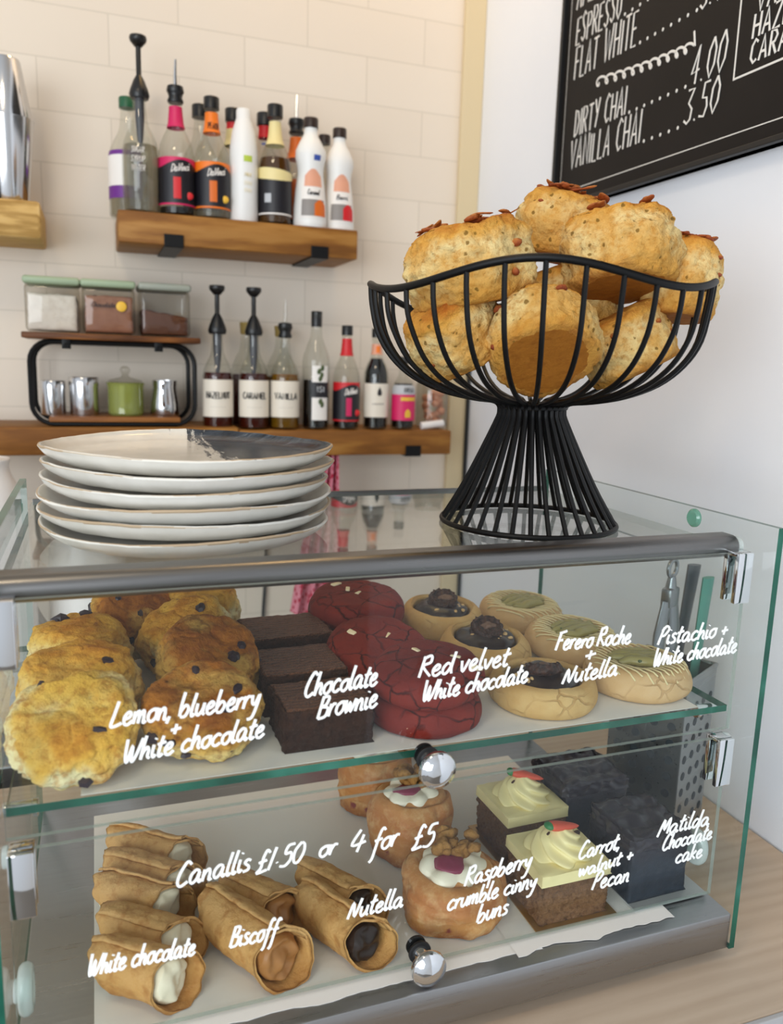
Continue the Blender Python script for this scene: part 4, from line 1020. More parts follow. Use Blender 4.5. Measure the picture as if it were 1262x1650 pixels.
choc_cake('dark chocolate cake behind the other one at the right end', 0.5440, 0.1740, 0.0788, (0.076, 0.070, 0.052), 96, 0.0)

# ------------------------------------------------------------------ shelves on the back wall
KB = 0.95                                 # background scaled about the camera; bottle and jar sizes below are unscaled
ZU, ZLl, ZLr = 0.7838, 0.4461, 0.4409     # tops of the shelves
YF = 0.877                                # their front faces
def shelf(label, x0, x1, ztop, th, mt, brackets=(), yf=YF, bevel=0.003):
    o = MB().box(((x0 + x1) / 2, (yf + YB) / 2, ztop - th / 2), (x1 - x0, YB - yf, th), bevel).obj('wall_shelf', mt, None, sharp=40)
    tag(o, label, 'shelf', 'wooden wall shelves')
    for bx in brackets:
        mb = MB()
        mb.box((bx, (yf + YB) / 2 - .001, ztop - th - .0015), (.030, YB - yf + .002, .003), .0005)
        mb.box((bx, yf - .0020, ztop - th + .0070), (.030, .003, .020), .0008)
        mb.obj('bracket', M['black'], o, smooth=False)
    return o
shelf('upper wooden shelf full of syrup bottles on the tiled wall', at(190, 360, Y=YF).x, at(577, 380, Y=YF).x, ZU, .0485, M['shelf_wood'], (at(280, 385, Y=YF).x, at(515, 404, Y=YF).x))
shelf('short rough wooden shelf holding the steel shaker at the far left', -0.36, at(66, 350, Y=YF).x, 0.785, .055, M['rough_wood'], (), YF, .006)
xj = at(385, 690, Y=YF).x
shelf('left board of the lower shelf, under the black metal rack', -0.70, xj - .0007, ZLl, .0456, M['shelf_wood'], (-0.25,))
shelf('right board of the lower shelf, under the syrup bottles', xj + .0007, at(727, 715, Y=YF).x, ZLr, .0447, M['shelf_wood'], (at(665, 734, Y=YF).x,))

def pf_of(prof, R, H):
    tab = sorted((b * H, a * R) for a, b in prof)
    return lambda z: interp(tab, z)
SYRUP = [(0, 0), (.90, 0), (1, .02), (1, .50), (.985, .55), (.90, .62), (.70, .70), (.50, .76), (.40, .82), (.34, .92), (.33, .97), (.37, .975), (.37, 1.0), (0.30, 1.0)]
SLIM = [(0, 0), (.92, 0), (1, .02), (1, .58), (.94, .64), (.66, .73), (.44, .80), (.38, .90), (.37, .96), (.41, .965), (.41, 1.0), (.3, 1.0)]
WINE = [(0, 0), (.92, 0), (1, .02), (1, .56), (.97, .62), (.78, .70), (.52, .77), (.40, .84), (.37, .95), (.41, .955), (.41, 1.0), (.3, 1.0)]
def bottle(label, x, y, z, R, H, prof, liq=None, lev=0.0, group=None, name='syrup_bottle', glass='bottle_glass'):
    t = thing(name, label, 'bottle', (x, y, z), group=group); t.scale = (KB, KB, KB)
    MB().lathe([(a * R, b * H) for a, b in prof], 40).obj('glass_body', M[glass], t, sharp=50)
    pf = pf_of(prof, R, H)
    if liq:
        L = [(0, .004)] + [(max(pf(q) - .0022, .001), q) for q in [.004 + (lev - .004) * k / 10 for k in range(11)]] + [(0, lev)]
        MB().lathe(L, 36).obj('syrup', M[liq], t, sharp=50)
    return t, pf
AM = math.radians(-97)                    # the side the labels are turned to
def wrap(t, pf, z0, z1, half, mt, name='label', mid=AM, top=None, bot=None, off=.0006):
    return MB().shell(0, z0, z1, mid - half, mid + half, 24, 0, top, bot, None, pf, 8, off).obj(name, M[mt] if isinstance(mt, str) else mt, t, sharp=180)
def words(t, text, rad, z, h, width, r, mt='white', mid=AM, slant=0.0, tilt=0.0, font=CP, gap=.12, name='lettering'):
    mb = MB(); write_round(mb, text, rad, mid, z, h, width, r, font, slant, gap, font is SC, tilt)
    return mb.obj(name, M[mt], t, sharp=180)
def cap(t, z, r, h, mt='blackplastic'):
    MB().lathe([(0, 0), (r, 0), (r, h * .92), (r * .93, h), (0, h)], 24).obj('cap', M[mt], t, (0, 0, z), sharp=40)
def pourer(t, z, k=1.0, spout='tin'):
    MB().lathe([(0, 0), (.012 * k, 0), (.0135 * k, .003), (.011 * k, .009), (.0125 * k, .015), (.0145 * k, .018), (.013 * k, .026), (.006 * k, .028), (0, .028)], 20).obj('pourer_stopper', M['blackplastic'], t, (0, 0, z), sharp=50)
    MB().tube([(0, 0, .026), (0, 0, .045), (.001, 0, .068)], [.0035 * k, .0026 * k, .0017 * k], 8).obj('pourer_spout', M[spout], t, (0, 0, z))
def pump(t, z, rod, lo=.085):
    MB().lathe([(0, 0), (.0145, 0), (.0165, .006), (.0145, .014), (.009, .028), (.0055, .034), (.0042, .036), (.0042, .036 + rod), (.006, .036 + rod), (.013, .044 + rod), (.0140, .048 + rod), (.013, .052 + rod), (0, .053 + rod)], 24).obj('pump', M['blackplastic'], t, (0, 0, z), sharp=50)
    MB().lathe([(0, -lo), (.003, -lo), (.005, -lo * .8), (.0075, -lo * .4), (.0075, 0), (0, 0)], 16).obj('pump_tube', M['tealpump'], t, (0, 0, z), sharp=50)
gU = 'bottles on the upper wooden shelf'; gL = 'bottles on the lower wooden shelf'
y1, y2 = 0.910, 0.970
def bx(px, y): return at(px, 300, Y=y).x
def lx(px, y): return at(px, 620, Y=y).x
# 1 behind at far left: green cap, purple label
t, pf = bottle('clear bottle with green cap and purple label at the left end of the upper shelf', bx(208, y2), y2, ZU, .033, .183, SYRUP, 'clear_liquid', .09, gU)
wrap(t, pf, .03, .108, 1.3, 'purple', mid=AM - .5); wrap(t, pf, .05, .10, 1.0, 'white', 'label_panel', AM - .5, off=.0011); cap(t, .181, .0135, .017, 'greencap')
# 2 clear bottle with pump
t, pf = bottle('clear bottle with tall black pump on the upper shelf', bx(228, y1), y1, ZU, .0300, .182, SYRUP, 'clear_liquid', .108, gU)
pump(t, .1815, .043, .075)
for k, (w_, wd, z) in enumerate((('SUGAR', .020, .092), ('SYRUP', .022, .078), ('WATER', .022, .064))): words(t, w_, .0306, z, .009, wd, .0006, 'white', AM - .1, .15)
# 3, 4 the two with the same bold label
def bold(label, x, y, z, col_, fr, R, H, group, liq, lev, nk, fruit, word='DaVinci', lb=None):
    t, pf = bottle(label, x, y, z, R, H, SYRUP, liq, lev, group)
    top = H * .50
    wrap(t, pf, .016, top, 1.45, col_, 'label_band')
    wrap(t, pf, .019, top - .014, 1.45, 'lblack', 'label', AM, lambda u: .012 * (1 - math.cos(2 * PI * min(1, max(0, u - .12)))) / 2 - .002, None, .0010)
    wrap(t, pf, .0165, .0185, 1.45, col_, 'label_line', off=.0012)
    words(t, word, R + .0016, top - .022, .0062, R * 1.05, .00085, 'white', AM + .22, .2, .18, SC, .05)
    wrap(t, pf, .026, .060, .20, fr, 'flavour_panel', AM + .05, off=.0014)
    MB().ball((0, 0, 0), (.0070, .002, .0062), 12).obj('fruit_picture', M[fruit], t, ((R + .0012) * math.cos(AM + .72), (R + .0012) * math.sin(AM + .72), .032))
    if nk: wrap(t, pf, H * .775, H * .955, PI, nk, 'neck_label', off=.0010)
    return t, pf
t, pf = bold('syrup bottle with raspberry pink neck label and steel pourer', bx(285, y1), y1, ZU, 'pink', 'red', .0300, .184, gU, 'dark_liquid', .014, 'pink', 'red'); pourer(t, .182)
t, pf = bold('syrup bottle with orange neck label and black cap', bx(342, y1), y1, ZU, 'orange', 'darkorange', .0300, .182, gU, 'clear_liquid', .018, 'orange', 'yellow'); cap(t, .180, .0132, .019)
words(t, 'PEACH', .0138, .146, .010, .018, .0006, 'lblack', AM + .2)
# behind them
t, pf = bottle('capped clear bottle standing behind the pink and orange labelled ones', bx(324, y2), y2, ZU, .033, .183, SYRUP, None, 0, gU); cap(t, .181, .0145, .021); wrap(t, pf, .02, .09, 1.2, 'lblack')
t, pf = bottle('bottle with red and yellow neck label half behind the white bottle', bx(376, y2), y2, ZU, .033, .184, SYRUP, None, 0, gU); cap(t, .182, .0140, .021)
wrap(t, pf, .168, .179, PI, 'red', 'neck_band'); wrap(t, pf, .140, .168, PI, 'paleyellow', 'neck_label')
t, pf = bottle('clear bottle with a red band under its cap, behind the amber one', bx(427, y2), y2, ZU, .033, .184, SYRUP, 'brown_liquid', .10, gU); cap(t, .182, .0150, .021)
wrap(t, pf, .160, .180, PI, 'red', 'neck_band'); wrap(t, pf, .146, .150, .5, 'blue', 'neck_spot')
t, pf = bottle('bottle with orange neck label and steel pourer behind the white sauce bottles', bx(477, y2), y2, ZU, .033, .176, SYRUP, 'red_liquid', .08, gU); wrap(t, pf, .130, .168, PI, 'darkorange', 'neck_label'); wrap(t, pf, .02, .09, 1.3, 'darkorange'); pourer(t, .174, 1.05)
t, pf = bottle('bottle with only its dark cap showing between the white sauce bottles', bx(522, y2), y2, ZU, .030, .165, SYRUP, None, 0, gU); cap(t, .163, .0110, .016, 'browncap')
# white plain bottle
WH = [(0, 0), (.93, 0), (1, .02), (1, .60), (.97, .66), (.82, .80), (.62, .88), (.52, .92), (.52, .985), (.46, 1), (0, 1)]
t, pf = bottle('tall plain white plastic bottle with faint green print', bx(393, y1), y1, ZU, .0245, .187, WH, None, 0, gU, 'sauce_bottle', None or 'bottle_glass')
for c in list(t.children):
    if c.name.startswith('glass_body'): c.data.materials[0] = M['milkplastic']; c.name = 'body'
wrap(t, pf, .098, .108, .30, 'lime', 'printed_mark', AM + .25); 
for z in (.074, .060, .048): words(t, 'MILK' if z > .07 else 'IIII', .0252, z, .006, .012, .0004, 'paleyellow', AM + .25)
# amber with cream neck label
t, pf = bottle('amber syrup bottle with black label and cream neck label', bx(443, y1), y1, ZU, .0290, .182, SYRUP, 'brown_liquid', .112, gU); cap(t, .180, .0135, .021)
wrap(t, pf, .134, .173, PI, 'paleyellow', 'neck_label'); wrap(t, pf, .018, .086, 1.45, 'lblack', 'label'); wrap(t, pf, .078, .090, 1.45, 'paleyellow', 'label_band', AM, lambda u: .004 * math.cos(2.5 * u), lambda u: .006 * math.sin(3 * u) * -1, .0012)
wrap(t, pf, .0155, .018, 1.45, 'white', 'label_line', off=.0012); wrap(t, pf, .035, .050, .2, 'silver', 'label_panel', AM - .5, off=.0012)
# white sauce bottles with waists
SAU = [(0, 0), (.94, 0), (1, .02), (1, .05), (.98, .18), (.88, .36), (.76, .50), (.78, .57), (.90, .66), (.88, .72), (.66, .80), (.44, .86), (.38, .90), (.38, .94), (0, .94)]
def sauce(label, px, y, H, R, fruit, dz=0.0):
    t, pf = bottle(label, bx(px, y), y, ZU, R, H, SAU, None, 0, gU, 'sauce_bottle')
    for c in list(t.children):
        if c.name.startswith('glass_body'): c.data.materials[0] = M['milkplastic']; c.name = 'body'
    cap(t, H * .93, R * .43, .017, 'browncap')
    m_ = AM + .1
    wrap(t, pf, .014, .082, .82, 'white', 'label', m_); wrap(t, pf, .068, .094, .62, 'peach', 'label_top', m_, lambda u: .012 * math.sin(PI * u) - .008, None, .0010)
    wrap(t, pf, .018, .046, .74, 'greylabel', 'label_picture', m_, None, None, .0011)
    words(t, 'Caramel' if fruit == 'darkorange' else 'Berry'.replace('y', 'i'), R * .90 + .0015, .054, .0042, .022, .0006, 'lblack', m_, .1, 0, SC, .05)
    wrap(t, pf, .018, .044, .38, fruit, 'fruit_picture', m_ + .42, lambda u: .008 * math.sin(PI * u) - .006, None, .0016)
    return t, pf
t, pf = sauce('white sauce bottle with orange picture on its label, brown cap', 500, y1 - .004, .182, .0300, 'darkorange'); wrap(t, pf, .112, .121, .24, 'blue', 'blue_mark', AM + .35)
t, pf = sauce('white sauce bottle with red berries on its label at the right end', 546, y1 + .014, .176, .0290, 'red')

# steel cocktail shaker on the short shelf
t = thing('cocktail_shaker', 'polished steel cocktail shaker on the short rough shelf', 'cocktail shaker', (at(14, 250, Y=.925).x, .925, 0.785)); t.scale = (KB, KB, KB)
MB().lathe([(0, 0), (.026, 0), (.028, .004), (.0395, .125), (.0400, .128), (.0388, .1285), (0, .1285)], 40).obj('large_tin', M['tin'], t, sharp=50)
MB().lathe([(.0370, 0), (.0370, .004), (.0240, .085), (.0225, .088), (0, .088)], 40).obj('small_tin', M['tin'], t, (0, 0, .1285), sharp=50)
t = thing('bar_tin', 'dark open tin at the left end of the short rough shelf', 'tin', (at(-34, 260, Y=.915).x, .915, .785)); t.scale = (KB, KB, KB)
MB().lathe([(0, 0), (.030, 0), (.0315, .004), (.0330, .075), (.0315, .076), (.0300, .006), (0, .006)], 32).obj('body', M['blackplastic'], t, sharp=50)

# ------------------------------------------------------------------ lower shelf: black rack
xa, xb = at(45, 620, Y=YF + .006).x, at(318, 620, Y=YF + .006).x
ra = thing('metal_rack', 'small black two tier rack with wooden boards on the lower shelf', 'rack', ((xa + xb) / 2, 0.936, ZLl)); ra.scale = (KB, KB, KB)
hw = (xb - xa) / 2 / KB
for y in (-.052, .052):
    p = []; w, h, r = hw - .004, .136, .034
    for cx, cz, a0 in ((w - r, h - r, 0), (-w + r, h - r, 90), (-w + r, r, 180), (w - r, r, 270)):
        for k in range(7):
            a = math.radians(a0 + 15 * k); p.append((cx + r * math.cos(a), y, .0042 + cz + r * math.sin(a) - .0))
    MB().tube(p, .0042, 8, closed=True).obj('frame_loop', M['black'], ra)
MB().box((0, 0, .0125), (2 * hw - .060, .125, .009), .002).obj('bottom_board', M['rack_wood'], ra)
MB().box((0, 0, .1490), (2 * hw + .012, .128, .010), .002).obj('top_board', M['rack_wood'], ra)
for x in (-.075, .072):
    mb = MB(); mb.box((x, -.058, .1385), (.014, .003, .020), .0008); mb.tube([(x + .003 * math.cos(q * .524), -.0598, .134 + .003 * math.sin(q * .524)) for q in range(12)], .0008, 5, closed=True)
    mb.obj('hanging_lug', M['black'], ra)
MB().box((hw - .040, .02, .0255), (.030, .05, .017), .004).obj('corner_clip', M['black'], ra)
ztop = ZLl + .1541 * KB
def canister(label, px, content, lvl, lid, seed, slope=0.0, extra=None):
    t = thing('storage_canister', label, 'canister', (at(px, 500, Y=.925).x, .930, ztop), group='square clear canisters on the rack'); t.scale = (KB, KB, KB)
    MB().box((0, 0, .0395), (.084, .084, .078), .008, 3).obj('clear_box', M['clearbox'], t)
    mb = rough_block(.076, .076, lvl, seed, .0022, 12, True, 90); mb.v = [V((p[0], p[1], p[2] + .004 + (slope * p[0] if p[2] > lvl * .7 else 0))) for p in mb.v]
    mb.obj('contents', [M[content], M[content]], t, sharp=180)
    MB().box((0, 0, .0835), (.088, .088, .0125), .005, 3).obj('lid', M[lid], t)
    if extra:
        MB().ball((.020, -.0425, .047), (.0085, .0014, .0085), 16).obj('round_sticker', M['yellow'], t)
        mb = MB(); write_flat(mb, 'Chocolate', (-.028, -.0427, .045), (.010, -.0427, .045), .0040, (0, 0, 1), (0, 1, 0), .0006, SC, .2, .03, 4); mb.obj('lettering', M['lblack'], t)
    return t
canister('left clear canister with green lid, full of white marshmallows', 86, 'marsh', .058, 'sage', 101)
canister('middle clear canister with green lid, pale cocoa and a round yellow sticker', 175, 'cocoa', .060, 'sage', 102, 0, True)
canister('right clear canister with grey lid, half full of dark cocoa', 264, 'darkcocoa', .036, 'sagegrey', 103, -.14)
zb = ZLl + .0171 * KB
def tin(label, px, R, H, y=.925):
    t = thing('steel_tin', label, 'tin', (at(px, 650, Y=y).x, y, zb), group='steel tins on the rack'); t.scale = (KB, KB, KB)
    MB().lathe([(0, 0), (R * .97, 0), (R, .002), (R, H * .77), (0, H * .77)], 36).obj('body', M['tin'], t, sharp=45)
    MB().lathe([(0, H * .77), (R * 1.04, H * .77), (R * 1.04, H * .97), (R * .98, H), (0, H)], 36).obj('lid', M['tin'], t, sharp=45)
tin('smaller steel shaker tin at the left of the rack', 86, .0200, .058)
tin('taller steel shaker tin beside the green glass jar', 136, .0240, .065)
t = thing('glass_jar', 'green pressed glass jar with knobbed lid on the rack', 'jar', (at(203, 650, Y=.925).x, .925, zb)); t.scale = (KB, KB, KB)
MB().lathe([(0, 0), (.028, 0), (.0305, .004), (.0305, .050), (.0330, .0565), (.0315, .057), (.0275, .052), (.0275, .005), (0, .005)], 16).obj('body', M['greenglass'], t, sharp=30)
MB().lathe([(0, .0572), (.0300, .0572), (.0280, .0610), (.008, .066), (.005, .070), (.0085, .076), (.0085, .081), (.004, .085), (0, .085)], 24).obj('lid', M['clearbox'], t, sharp=50)
t = thing('milk_jug', 'small steel milk jug at the right of the rack', 'jug', (at(266, 650, Y=.925).x, .925, zb)); t.scale = (KB, KB, KB)
MB().lathe([(0, 0), (.0245, 0), (.0260, .003), (.0250, .022), (.0205, .048), (.0215, .062), (.0205, .062), (.0195, .048), (.0235, .022), (.0240, .004), (0, .004)], 36).obj('body', M['tin'], t, sharp=60)
MB().tube(catmull([(-.0050, -.0205, .054), (-.006, -.033, .052), (-.006, -.036, .040), (-.005, -.033, .026), (-.004, -.0255, .018)], 5), .0026, 8).obj('handle', M['tin'], t)

# ------------------------------------------------------------------ lower shelf: bottles
y3, y4 = 0.910, 0.973
def plain_label(label, px, word, liq, R=.0275, H=.170, lev=.101):
    t, pf = bottle(label, lx(px, y3), y3, ZLr, R, H, SYRUP, liq, lev, gL)
    wrap(t, pf, .023, .089, 1.30, 'creamlabel', 'label')
    words(t, word, R + .0010, .056, .0110, R * 1.6, .0011, 'lblack', AM, 0, 0, CP, .10)
    mb = MB(); write_round(mb, 'I I I I I I', R + .0010, AM, .040, .0014, R * .9, .0004); mb.obj('small_print', M['greylabel'], t)
    return t, pf
t, pf = plain_label('hazelnut syrup bottle with black pump beside the metal rack', 351, 'HAZELNUT', 'red_liquid'); pump(t, .1685, .032, .070)
t, pf = plain_label('caramel syrup bottle with black pump, second from the rack', 409, 'CARAMEL', 'red_liquid'); pump(t, .1685, .032, .070)
t, pf = plain_label('vanilla syrup bottle with pourer and golden syrup', 459, 'VANILLA', 'amber_liquid'); pourer(t, .1665, .95, 'clearbox')
t, pf = bottle('corked bottle behind the caramel syrup bottle', lx(398, y4), y4, ZLr, .030, .185, SYRUP, 'red_liquid', .098, gL); MB().lathe([(0, 0), (.012, 0), (.0135, .022), (0, .022)], 20).obj('cork', M['cork'], t, (0, 0, .172))
t, pf = bottle('corked bottle behind the vanilla syrup bottle', lx(453, y4), y4, ZLr, .030, .185, SYRUP, 'brown_liquid', .095, gL); MB().lathe([(0, 0), (.012, 0), (.0135, .020), (0, .020)], 20).obj('cork', M['cork'], t, (0, 0, .170))
# tall slim bottle with leaf label
t, pf = bottle('tall slim bottle with black and white leaf label', lx(509, y3), y3, ZLr, .0255, .213, SLIM, 'dark_liquid', .092, gL)
MB().lathe([(0, 0), (.0100, 0), (.0105, .026), (.0098, .028), (0, .028)], 24).obj('cap', M['blackplastic'], t, (0, 0, .189), sharp=40)
wrap(t, pf, .018, .118, .62, 'white', 'label', AM + .22); wrap(t, pf, .060, .088, .66, 'lblack', 'label_band', AM + .22, off=.0011)
words(t, 'ISI', .0270, .070, .010, .013, .0010, 'silver', AM + .22)
for z, a in ((.108, .1), (.101, .3), (.053, .22), (.047, .35), (.114, .35), (.095, .2)):
    MB().ball((0, 0, 0), (.0042, .0012, .0058), 10).obj('leaf_print', M['leaf'], t, (.0262 * math.cos(AM + a), .0262 * math.sin(AM + a), z), (0, .5 - a, a))
t, pf = bold('syrup bottle with red neck label and strawberry picture', lx(558, y3), y3, ZLr, 'red', 'pink', .0255, .178, gL, 'dark_liquid', .086, 'red', 'red'); cap(t, .176, .0105, .018)
t, pf = bottle('dark bottle with cream label and a black drop on it', lx(606, y3), y3, ZLr, .0240, .176, WINE, 'dark_liquid', .135, gL); cap(t, .174, .0105, .017)
wrap(t, pf, .024, .088, 1.35, 'creamlabel', 'label'); wrap(t, pf, .142, .162, PI, 'peach', 'neck_label'); wrap(t, pf, .146, .158, .4, 'orange', 'neck_mark', off=.0012)
dp = MB().lathe([(0, -.0075), (.0035, -.006), (.0046, -.002), (.0034, .003), (.001, .008), (0, .010)], 16, 0, None, False, 1, .25); dp.obj('drop_print', M['lblack'], t, (.0248 * math.cos(AM + .1), .0248 * math.sin(AM + .1), .072), (0, 0, .0))
words(t, 'LIQUEUR', .0248, .048, .003, .022, .0004, 'greylabel', AM)
t, pf = bottle('squat bottle with bright pink label under the basket rim', lx(650, y3), y3, ZLr, .0235, .128, WINE, 'dark_liquid', .089, gL)
wrap(t, pf, .068, .086, 1.35, 'silver', 'label_top'); wrap(t, pf, .018, .068, 1.35, 'magenta', 'label', off=.0008); wrap(t, pf, .056, .063, .7, 'yellow', 'label_band', AM + .3, off=.0013); wrap(t, pf, .024, .038, .24, 'yellow', 'label_picture', AM + .2, lambda u: .006 * math.sin(PI * u) - .004, None, .0014)
words(t, 'DELI', .0248, .073, .008, .018, .0007, 'lblack', AM + .25); cap(t, .126, .0105, .014)
t = thing('glass_jar', 'clear jar of peach coloured sweets at the right end of the lower shelf', 'jar', (lx(697, .944), .944, ZLr)); t.scale = (KB, KB, KB)
MB().lathe([(0, 0), (.030, 0), (.033, .004), (.033, .085), (.028, .097), (.028, .108), (.026, .108), (.026, .098), (.031, .084), (.031, .005), (0, .005)], 32).obj('body', M['clearbox'], t, sharp=60)
mb = MB(); rnd = random.Random(5)
for k in range(34):
    a = rnd.uniform(0, 6.28); r = .021 * math.sqrt(rnd.random()); mb.ball((r * math.cos(a), r * math.sin(a), .014 + .06 * rnd.random()), (.008, .008, .007), 10, 0, None, .2, k, 100)
mb.obj('sweets', M['peach'], t, sharp=180)
rl = MB().lathe([(0, 0), (.0062, 0), (.0070, .0008), (.0070, .044), (.0062, .045), (0, .045)], 24, 0, Matrix.Translation((lx(681, .895), .895, ZLr + .0070)) @ Matrix.Rotation(1.45, 4, 'Y')).obj('paper_roll', M['ceramic'], None)
tag(rl, 'small white roll lying at the right end of the lower shelf', 'roll')

# tea towel hanging from the lower shelf
tw = MB(); v = []; f = []; nx, nz = 36, 40
x0, z0 = 0.4640, ZLr - .0447
for s_ in (0, 1):
    for j in range(nz + 1):
        for k in range(nx + 1):
            u = k / nx - .5; q = j / nz
            w = (.028 + .052 * q); x = x0 + .004 * q + w * u * 1.15 - .026 * q
            y = .903 + (.010 + .004 * q) * math.sin(u * 22 + 1.2 * q) + s_ * .0016
            v.append((x, y, z0 - .30 * q + .006 * math.sin(u * 9) * q))
n1 = (nx + 1) * (nz + 1)
for j in range(nz):
    for k in range(nx):
        a = j * (nx + 1) + k; q = (a, a + 1, a + nx + 2, a + nx + 1); f += [q, tuple(x + n1 for x in q[::-1])]
tw.add(v, f)
t = thing('tea_towel', 'red patterned tea towel hanging under the lower shelf', 'tea towel', (0, 0, 0))
tw.obj('cloth', M['towel'], t, sharp=180)
MB().tube(catmull([(x0, .903, z0 - .006), (x0, .909, z0 + .001), (x0, .917, z0 + .0), (x0, .915, z0 - .012)], 5), .0018, 6).obj('hanging_loop', M['black'], t)
cb = MB().tube(catmull([at(428, 790, Y=1.01), at(429, 880, Y=1.01), at(427, 940, Y=1.01), at(424, 990, Y=1.008), (at(424, 990, Y=1.008).x, 1.005, ZC + .004)], 6), .0032, 8).obj('power_cable', M['rubber'])
tag(cb, 'thin dark cable hanging on the wall behind the brownies', 'cable')

# white jugs behind the case at the left
def wjug(label, x, y, z, R, H):
    t = thing('white_jug', label, 'jug', (x, y, z), group='white jugs behind the case')
    MB().lathe([tuple(p)[:2] for p in catmull([(0, 0, 0), (R * .8, 0, 0), (R, H * .2, 0), (R * 1.0, H * .6, 0), (R * .82, H * .85, 0), (R * .6, H * .96, 0), (R * .62, H, 0), (R * .55, H, 0)], 5)], 40).obj('body', M['ceramic'], t, sharp=60)
    MB().tube(catmull([(-R * .75, 0, H * .85), (-R * 1.4, 0, H * .82), (-R * 1.5, 0, H * .5), (-R * .98, 0, H * .3)], 6), R * .11, 8).obj('handle', M['ceramic'], t)
wjug('tall white jug at the far left behind the display case', -0.087, 0.735, ZC, .0646, .385)
wjug('white jug standing to the right of the tall one, behind the plates', 0.0480, 0.800, ZC, .057, .337)

# utensil caddy beside the case, seen through its right side
UX, UY = 0.671, 0.205
t = thing('utensil_caddy', 'perforated steel utensil caddy beside the case at the right wall', 'caddy', (UX, UY, ZC), (0, 0, math.radians(28)))
S2, HC, TH = .042, .205, .0015
mb = MB()
for dx, dy, sx_, sy_ in ((S2, 0, TH, 2 * S2), (-S2, 0, TH, 2 * S2), (0, S2, 2 * S2, TH), (0, -S2, 2 * S2, TH)): mb.box((dx, dy, HC / 2), (sx_, sy_, HC), 0)
mb.box((0, 0, .001), (2 * S2, 2 * S2, .002)); mb.obj('body', M['steel'], t, smooth=False)
mb = MB()
for face in range(4):
    Rz = Matrix.Rotation(face * PI / 2, 4, 'Z')
    for i in range(4):
        for j in range(9):
            c = V((-.030 + .020 * i, -S2 - .0009, .016 + .0195 * j))
            mb.lathe([(0, -.0003), (.0048, -.0003), (.0048, .0003), (0, .0003)], 14, 0, Rz @ Matrix.Translation(c) @ Matrix.Rotation(PI / 2, 4, 'X'))
mb.obj('punched_holes', M['holes'], t, smooth=False)
MB().tube([(S2, S2, HC), (-S2, S2, HC), (-S2, -S2, HC), (S2, -S2, HC)], .0026, 8, closed=True).obj('rolled_rim', M['steel'], t)
# tongs
tg = thing('serving_tongs', 'steel tongs with a ring end standing in the utensil caddy', 'tongs', (UX - .010, UY - .006, ZC + .016), (0.02, -0.03, math.radians(24)))
for s_ in (-1, 1):
    MB().tube([(s_ * .018, 0, .005), (s_ * .018, 0, .12), (s_ * .016, 0, .235), (s_ * .0070, 0, .270)], [.0085, .0095, .0105, .0085], 10, flat=(0, 1, 0), flat_k=.5).obj('arm', M['tongsteel'], tg)
MB().box((0, 0, .2745), (.021, .013, .022), .003).obj('hinge', M['tongsteel'], tg)
MB().tube([(.0, 0, .283), (0, 0, .298)], [.0065, .0040], 10).obj('neck', M['tongsteel'], tg)
MB().tube([(.0095 * math.cos(k * .2618), 0, .3070 + .0095 * math.sin(k * .2618)) for k in range(24)], .0024, 8, closed=True).obj('hanging_ring', M['tongsteel'], tg)
sp = thing('spatula', 'dark grey nylon spatula leaning in the utensil caddy', 'spatula', (UX + .006, UY + .012, ZC + .003), (0.03, 0.10, math.radians(20)))
MB().tube([(0, 0, 0), (0, 0, .20), (0, 0, .315)], [.007, .008, .012], 10, flat=(0, 1, 0), flat_k=.45).obj('handle', M['greyplastic'], sp)
sp = thing('spatula', 'teal spatula standing at the right in the utensil caddy', 'spatula', (UX + .024, UY - .006, ZC + .003), (0.03, 0.04, math.radians(20)))
MB().tube([(0, 0, 0), (0, 0, .20), (0, 0, .305)], [.007, .009, .011], 10, flat=(0, 1, 0), flat_k=.4).obj('handle', M['teal'], sp)

# ------------------------------------------------------------------ chalkboard menu on the right wall
XBd = 0.775
y_l = at(900, 200, X=XBd).y; zbot = at(968, 318, X=XBd).z
bd = thing('menu_chalkboard', 'black chalkboard menu with white lettering on the right wall', 'chalkboard', (XBd, y_l, zbot))
def loc(p): return p - V((XBd, y_l, zbot))
LEN, HT = 1.15, 0.86
MB().box((.0070, -LEN / 2, HT / 2), (.0140, LEN, HT), .001).obj('panel', M['slate'], bd, smooth=False)
mb = MB()
mb.box((.004, -.0035, HT / 2), (.0215, .007, HT + .004), .001); mb.box((.004, -LEN / 2, .0035), (.0215, LEN, .007), .001)
mb.box((.004, -LEN + .0035, HT / 2), (.0215, .007, HT + .004), .001); mb.box((.004, -LEN / 2, HT - .0035), (.0215, LEN, .007), .001)
mb.obj('frame', M['frame'], bd, smooth=False)
XT = XBd - .0003
def bp(px, py): return loc(at(px, py, X=XT))
def bline(mb, a, b, r): mb.tube([bp(*a), bp(*b)], r, 6, flat=(1, 0, 0), flat_k=.2)
mb = MB()
yl = bp(914, 130).y; zl = bp(1060, 258).z
mb.tube([V((-.0003, yl, .80)), V((-.0003, yl, zl)), V((-.0003, -LEN + .03, zl))], .0007, 6, flat=(1, 0, 0), flat_k=.2)
mb.obj('border_line', M['chalk'], bd)
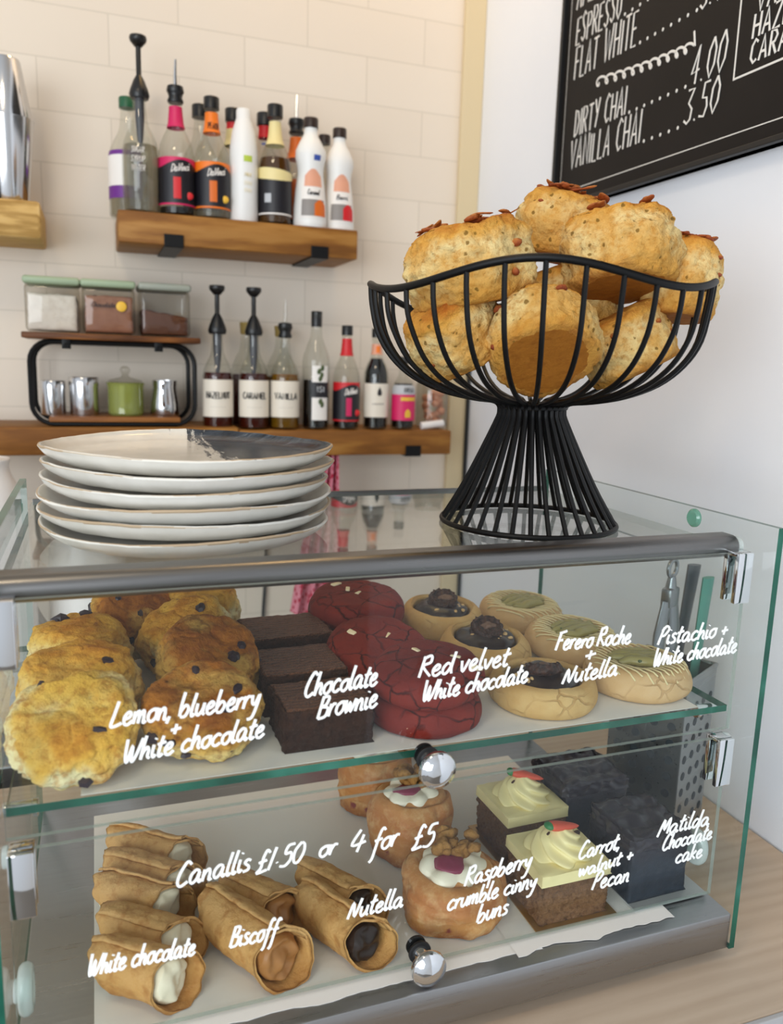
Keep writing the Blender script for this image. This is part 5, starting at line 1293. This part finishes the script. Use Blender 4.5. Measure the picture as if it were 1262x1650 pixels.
def btext(label, text, a, b, hpx, r=.00135, dots=None, price=None, gap=.14):
    mb = MB(); A = bp(*a); B = bp(*b)
    dep = (at(a[0], a[1], X=XT) - CAM).dot(CF); h = hpx / FPX * dep
    B.z = A.z = (A.z + B.z) / 2
    write_flat(mb, text, A, B, h, (0, 0, 1), (1, 0, 0), r, CP, .05, gap, len(text), False, .2)
    if dots:
        D = bp(*dots); n = 13
        n = max(3, int((B - D).length / .0155))
        for k in range(n): 
            p = B + V((0, -.010, 0)) + (V((B.x, D.y, B.z)) - B) * (k / n); mb.ball(p, (.0005, .0022, .0024), 8)
    if price:
        t2, a2, b2, h2 = price; A2 = bp(*a2); B2 = bp(*b2); A2.z = B2.z = (A2.z + B2.z) / 2
        dep = (at(a2[0], a2[1], X=XT) - CAM).dot(CF)
        write_flat(mb, t2, A2, B2, h2 / FPX * dep, (0, 0, 1), (1, 0, 0), r, CP, .12, gap, 3, False, .2)
    o = mb.obj('menu_line', M['chalk'], bd, smooth=False); o['label'] = label
btext('white chalk line AMERICANO at the cut top', 'AMERICANO', (930, 10), (1012, -36), 44)
btext('white chalk line ESPRESSO', 'ESPRESSO', (928, 72), (1000, 29), 40, dots=(1090, -22))
btext('white chalk line FLAT WHITE', 'FLAT WHITE', (925, 129), (1024, 73), 46, dots=(1128, 17), price=('3.00', (1128, 14), (1180, -12), 58))
btext('white chalk line DIRTY CHAI 4.00', 'DIRTY CHAI', (925, 221), (1007, 184), 39, dots=(1110, 138), price=('4.00', (1112, 139), (1166, 113), 57))
btext('white chalk line VANILLA CHAI 3.50', 'VANILLA CHAI', (918, 273), (1030, 231), 43, dots=(1098, 207), price=('3.50', (1101, 203), (1155, 178), 51))
mb = MB(); pts = []
for k in range(150):
    u = k / 149; px = 960 + 155 * u; py = 133 - 58 * u - 12 * math.sin(u * PI) * -0.3
    a = u * 2 * PI * 11; pts.append(bp(px + 5.0 * math.cos(a), py + 6.5 * math.sin(a)))
pts.append(bp(1119, 50)); mb.tube(pts, .0016, 6, flat=(1, 0, 0), flat_k=.2); mb.obj('squiggle_line', M['chalk'], bd, smooth=False)
mb = MB(); yb_ = bp(1183, 120).y; zb_ = bp(1183, 128).z
mb.tube([V((-.0003, yb_, .80)), V((-.0003, yb_, zb_)), V((-.0003, -LEN + .06, zb_))], .0017, 6, flat=(1, 0, 0), flat_k=.2); mb.obj('box_line', M['chalk'], bd)
def side(label, text, a, hpx, wid):
    mb = MB(); A = bp(*a); dep = (at(a[0], a[1], X=XT) - CAM).dot(CF)
    write_flat(mb, text, A, A + V((0, -wid, 0)), hpx / FPX * dep, (0, 0, 1), (1, 0, 0), 0.0014, CP, .05, .14, 5, False, .2)
    o = mb.obj('menu_line', M['chalk'], bd, smooth=False); o['label'] = label
side('white chalk word VANILLA in the boxed list', 'VANILLA', (1219, 20), 34, .092)
side('white chalk word HAZELNUT in the boxed list', 'HAZELNUT', (1212, 63), 35, .108)
side('white chalk word CARAMEL in the boxed list', 'CARAMEL', (1208, 104), 34, .094)
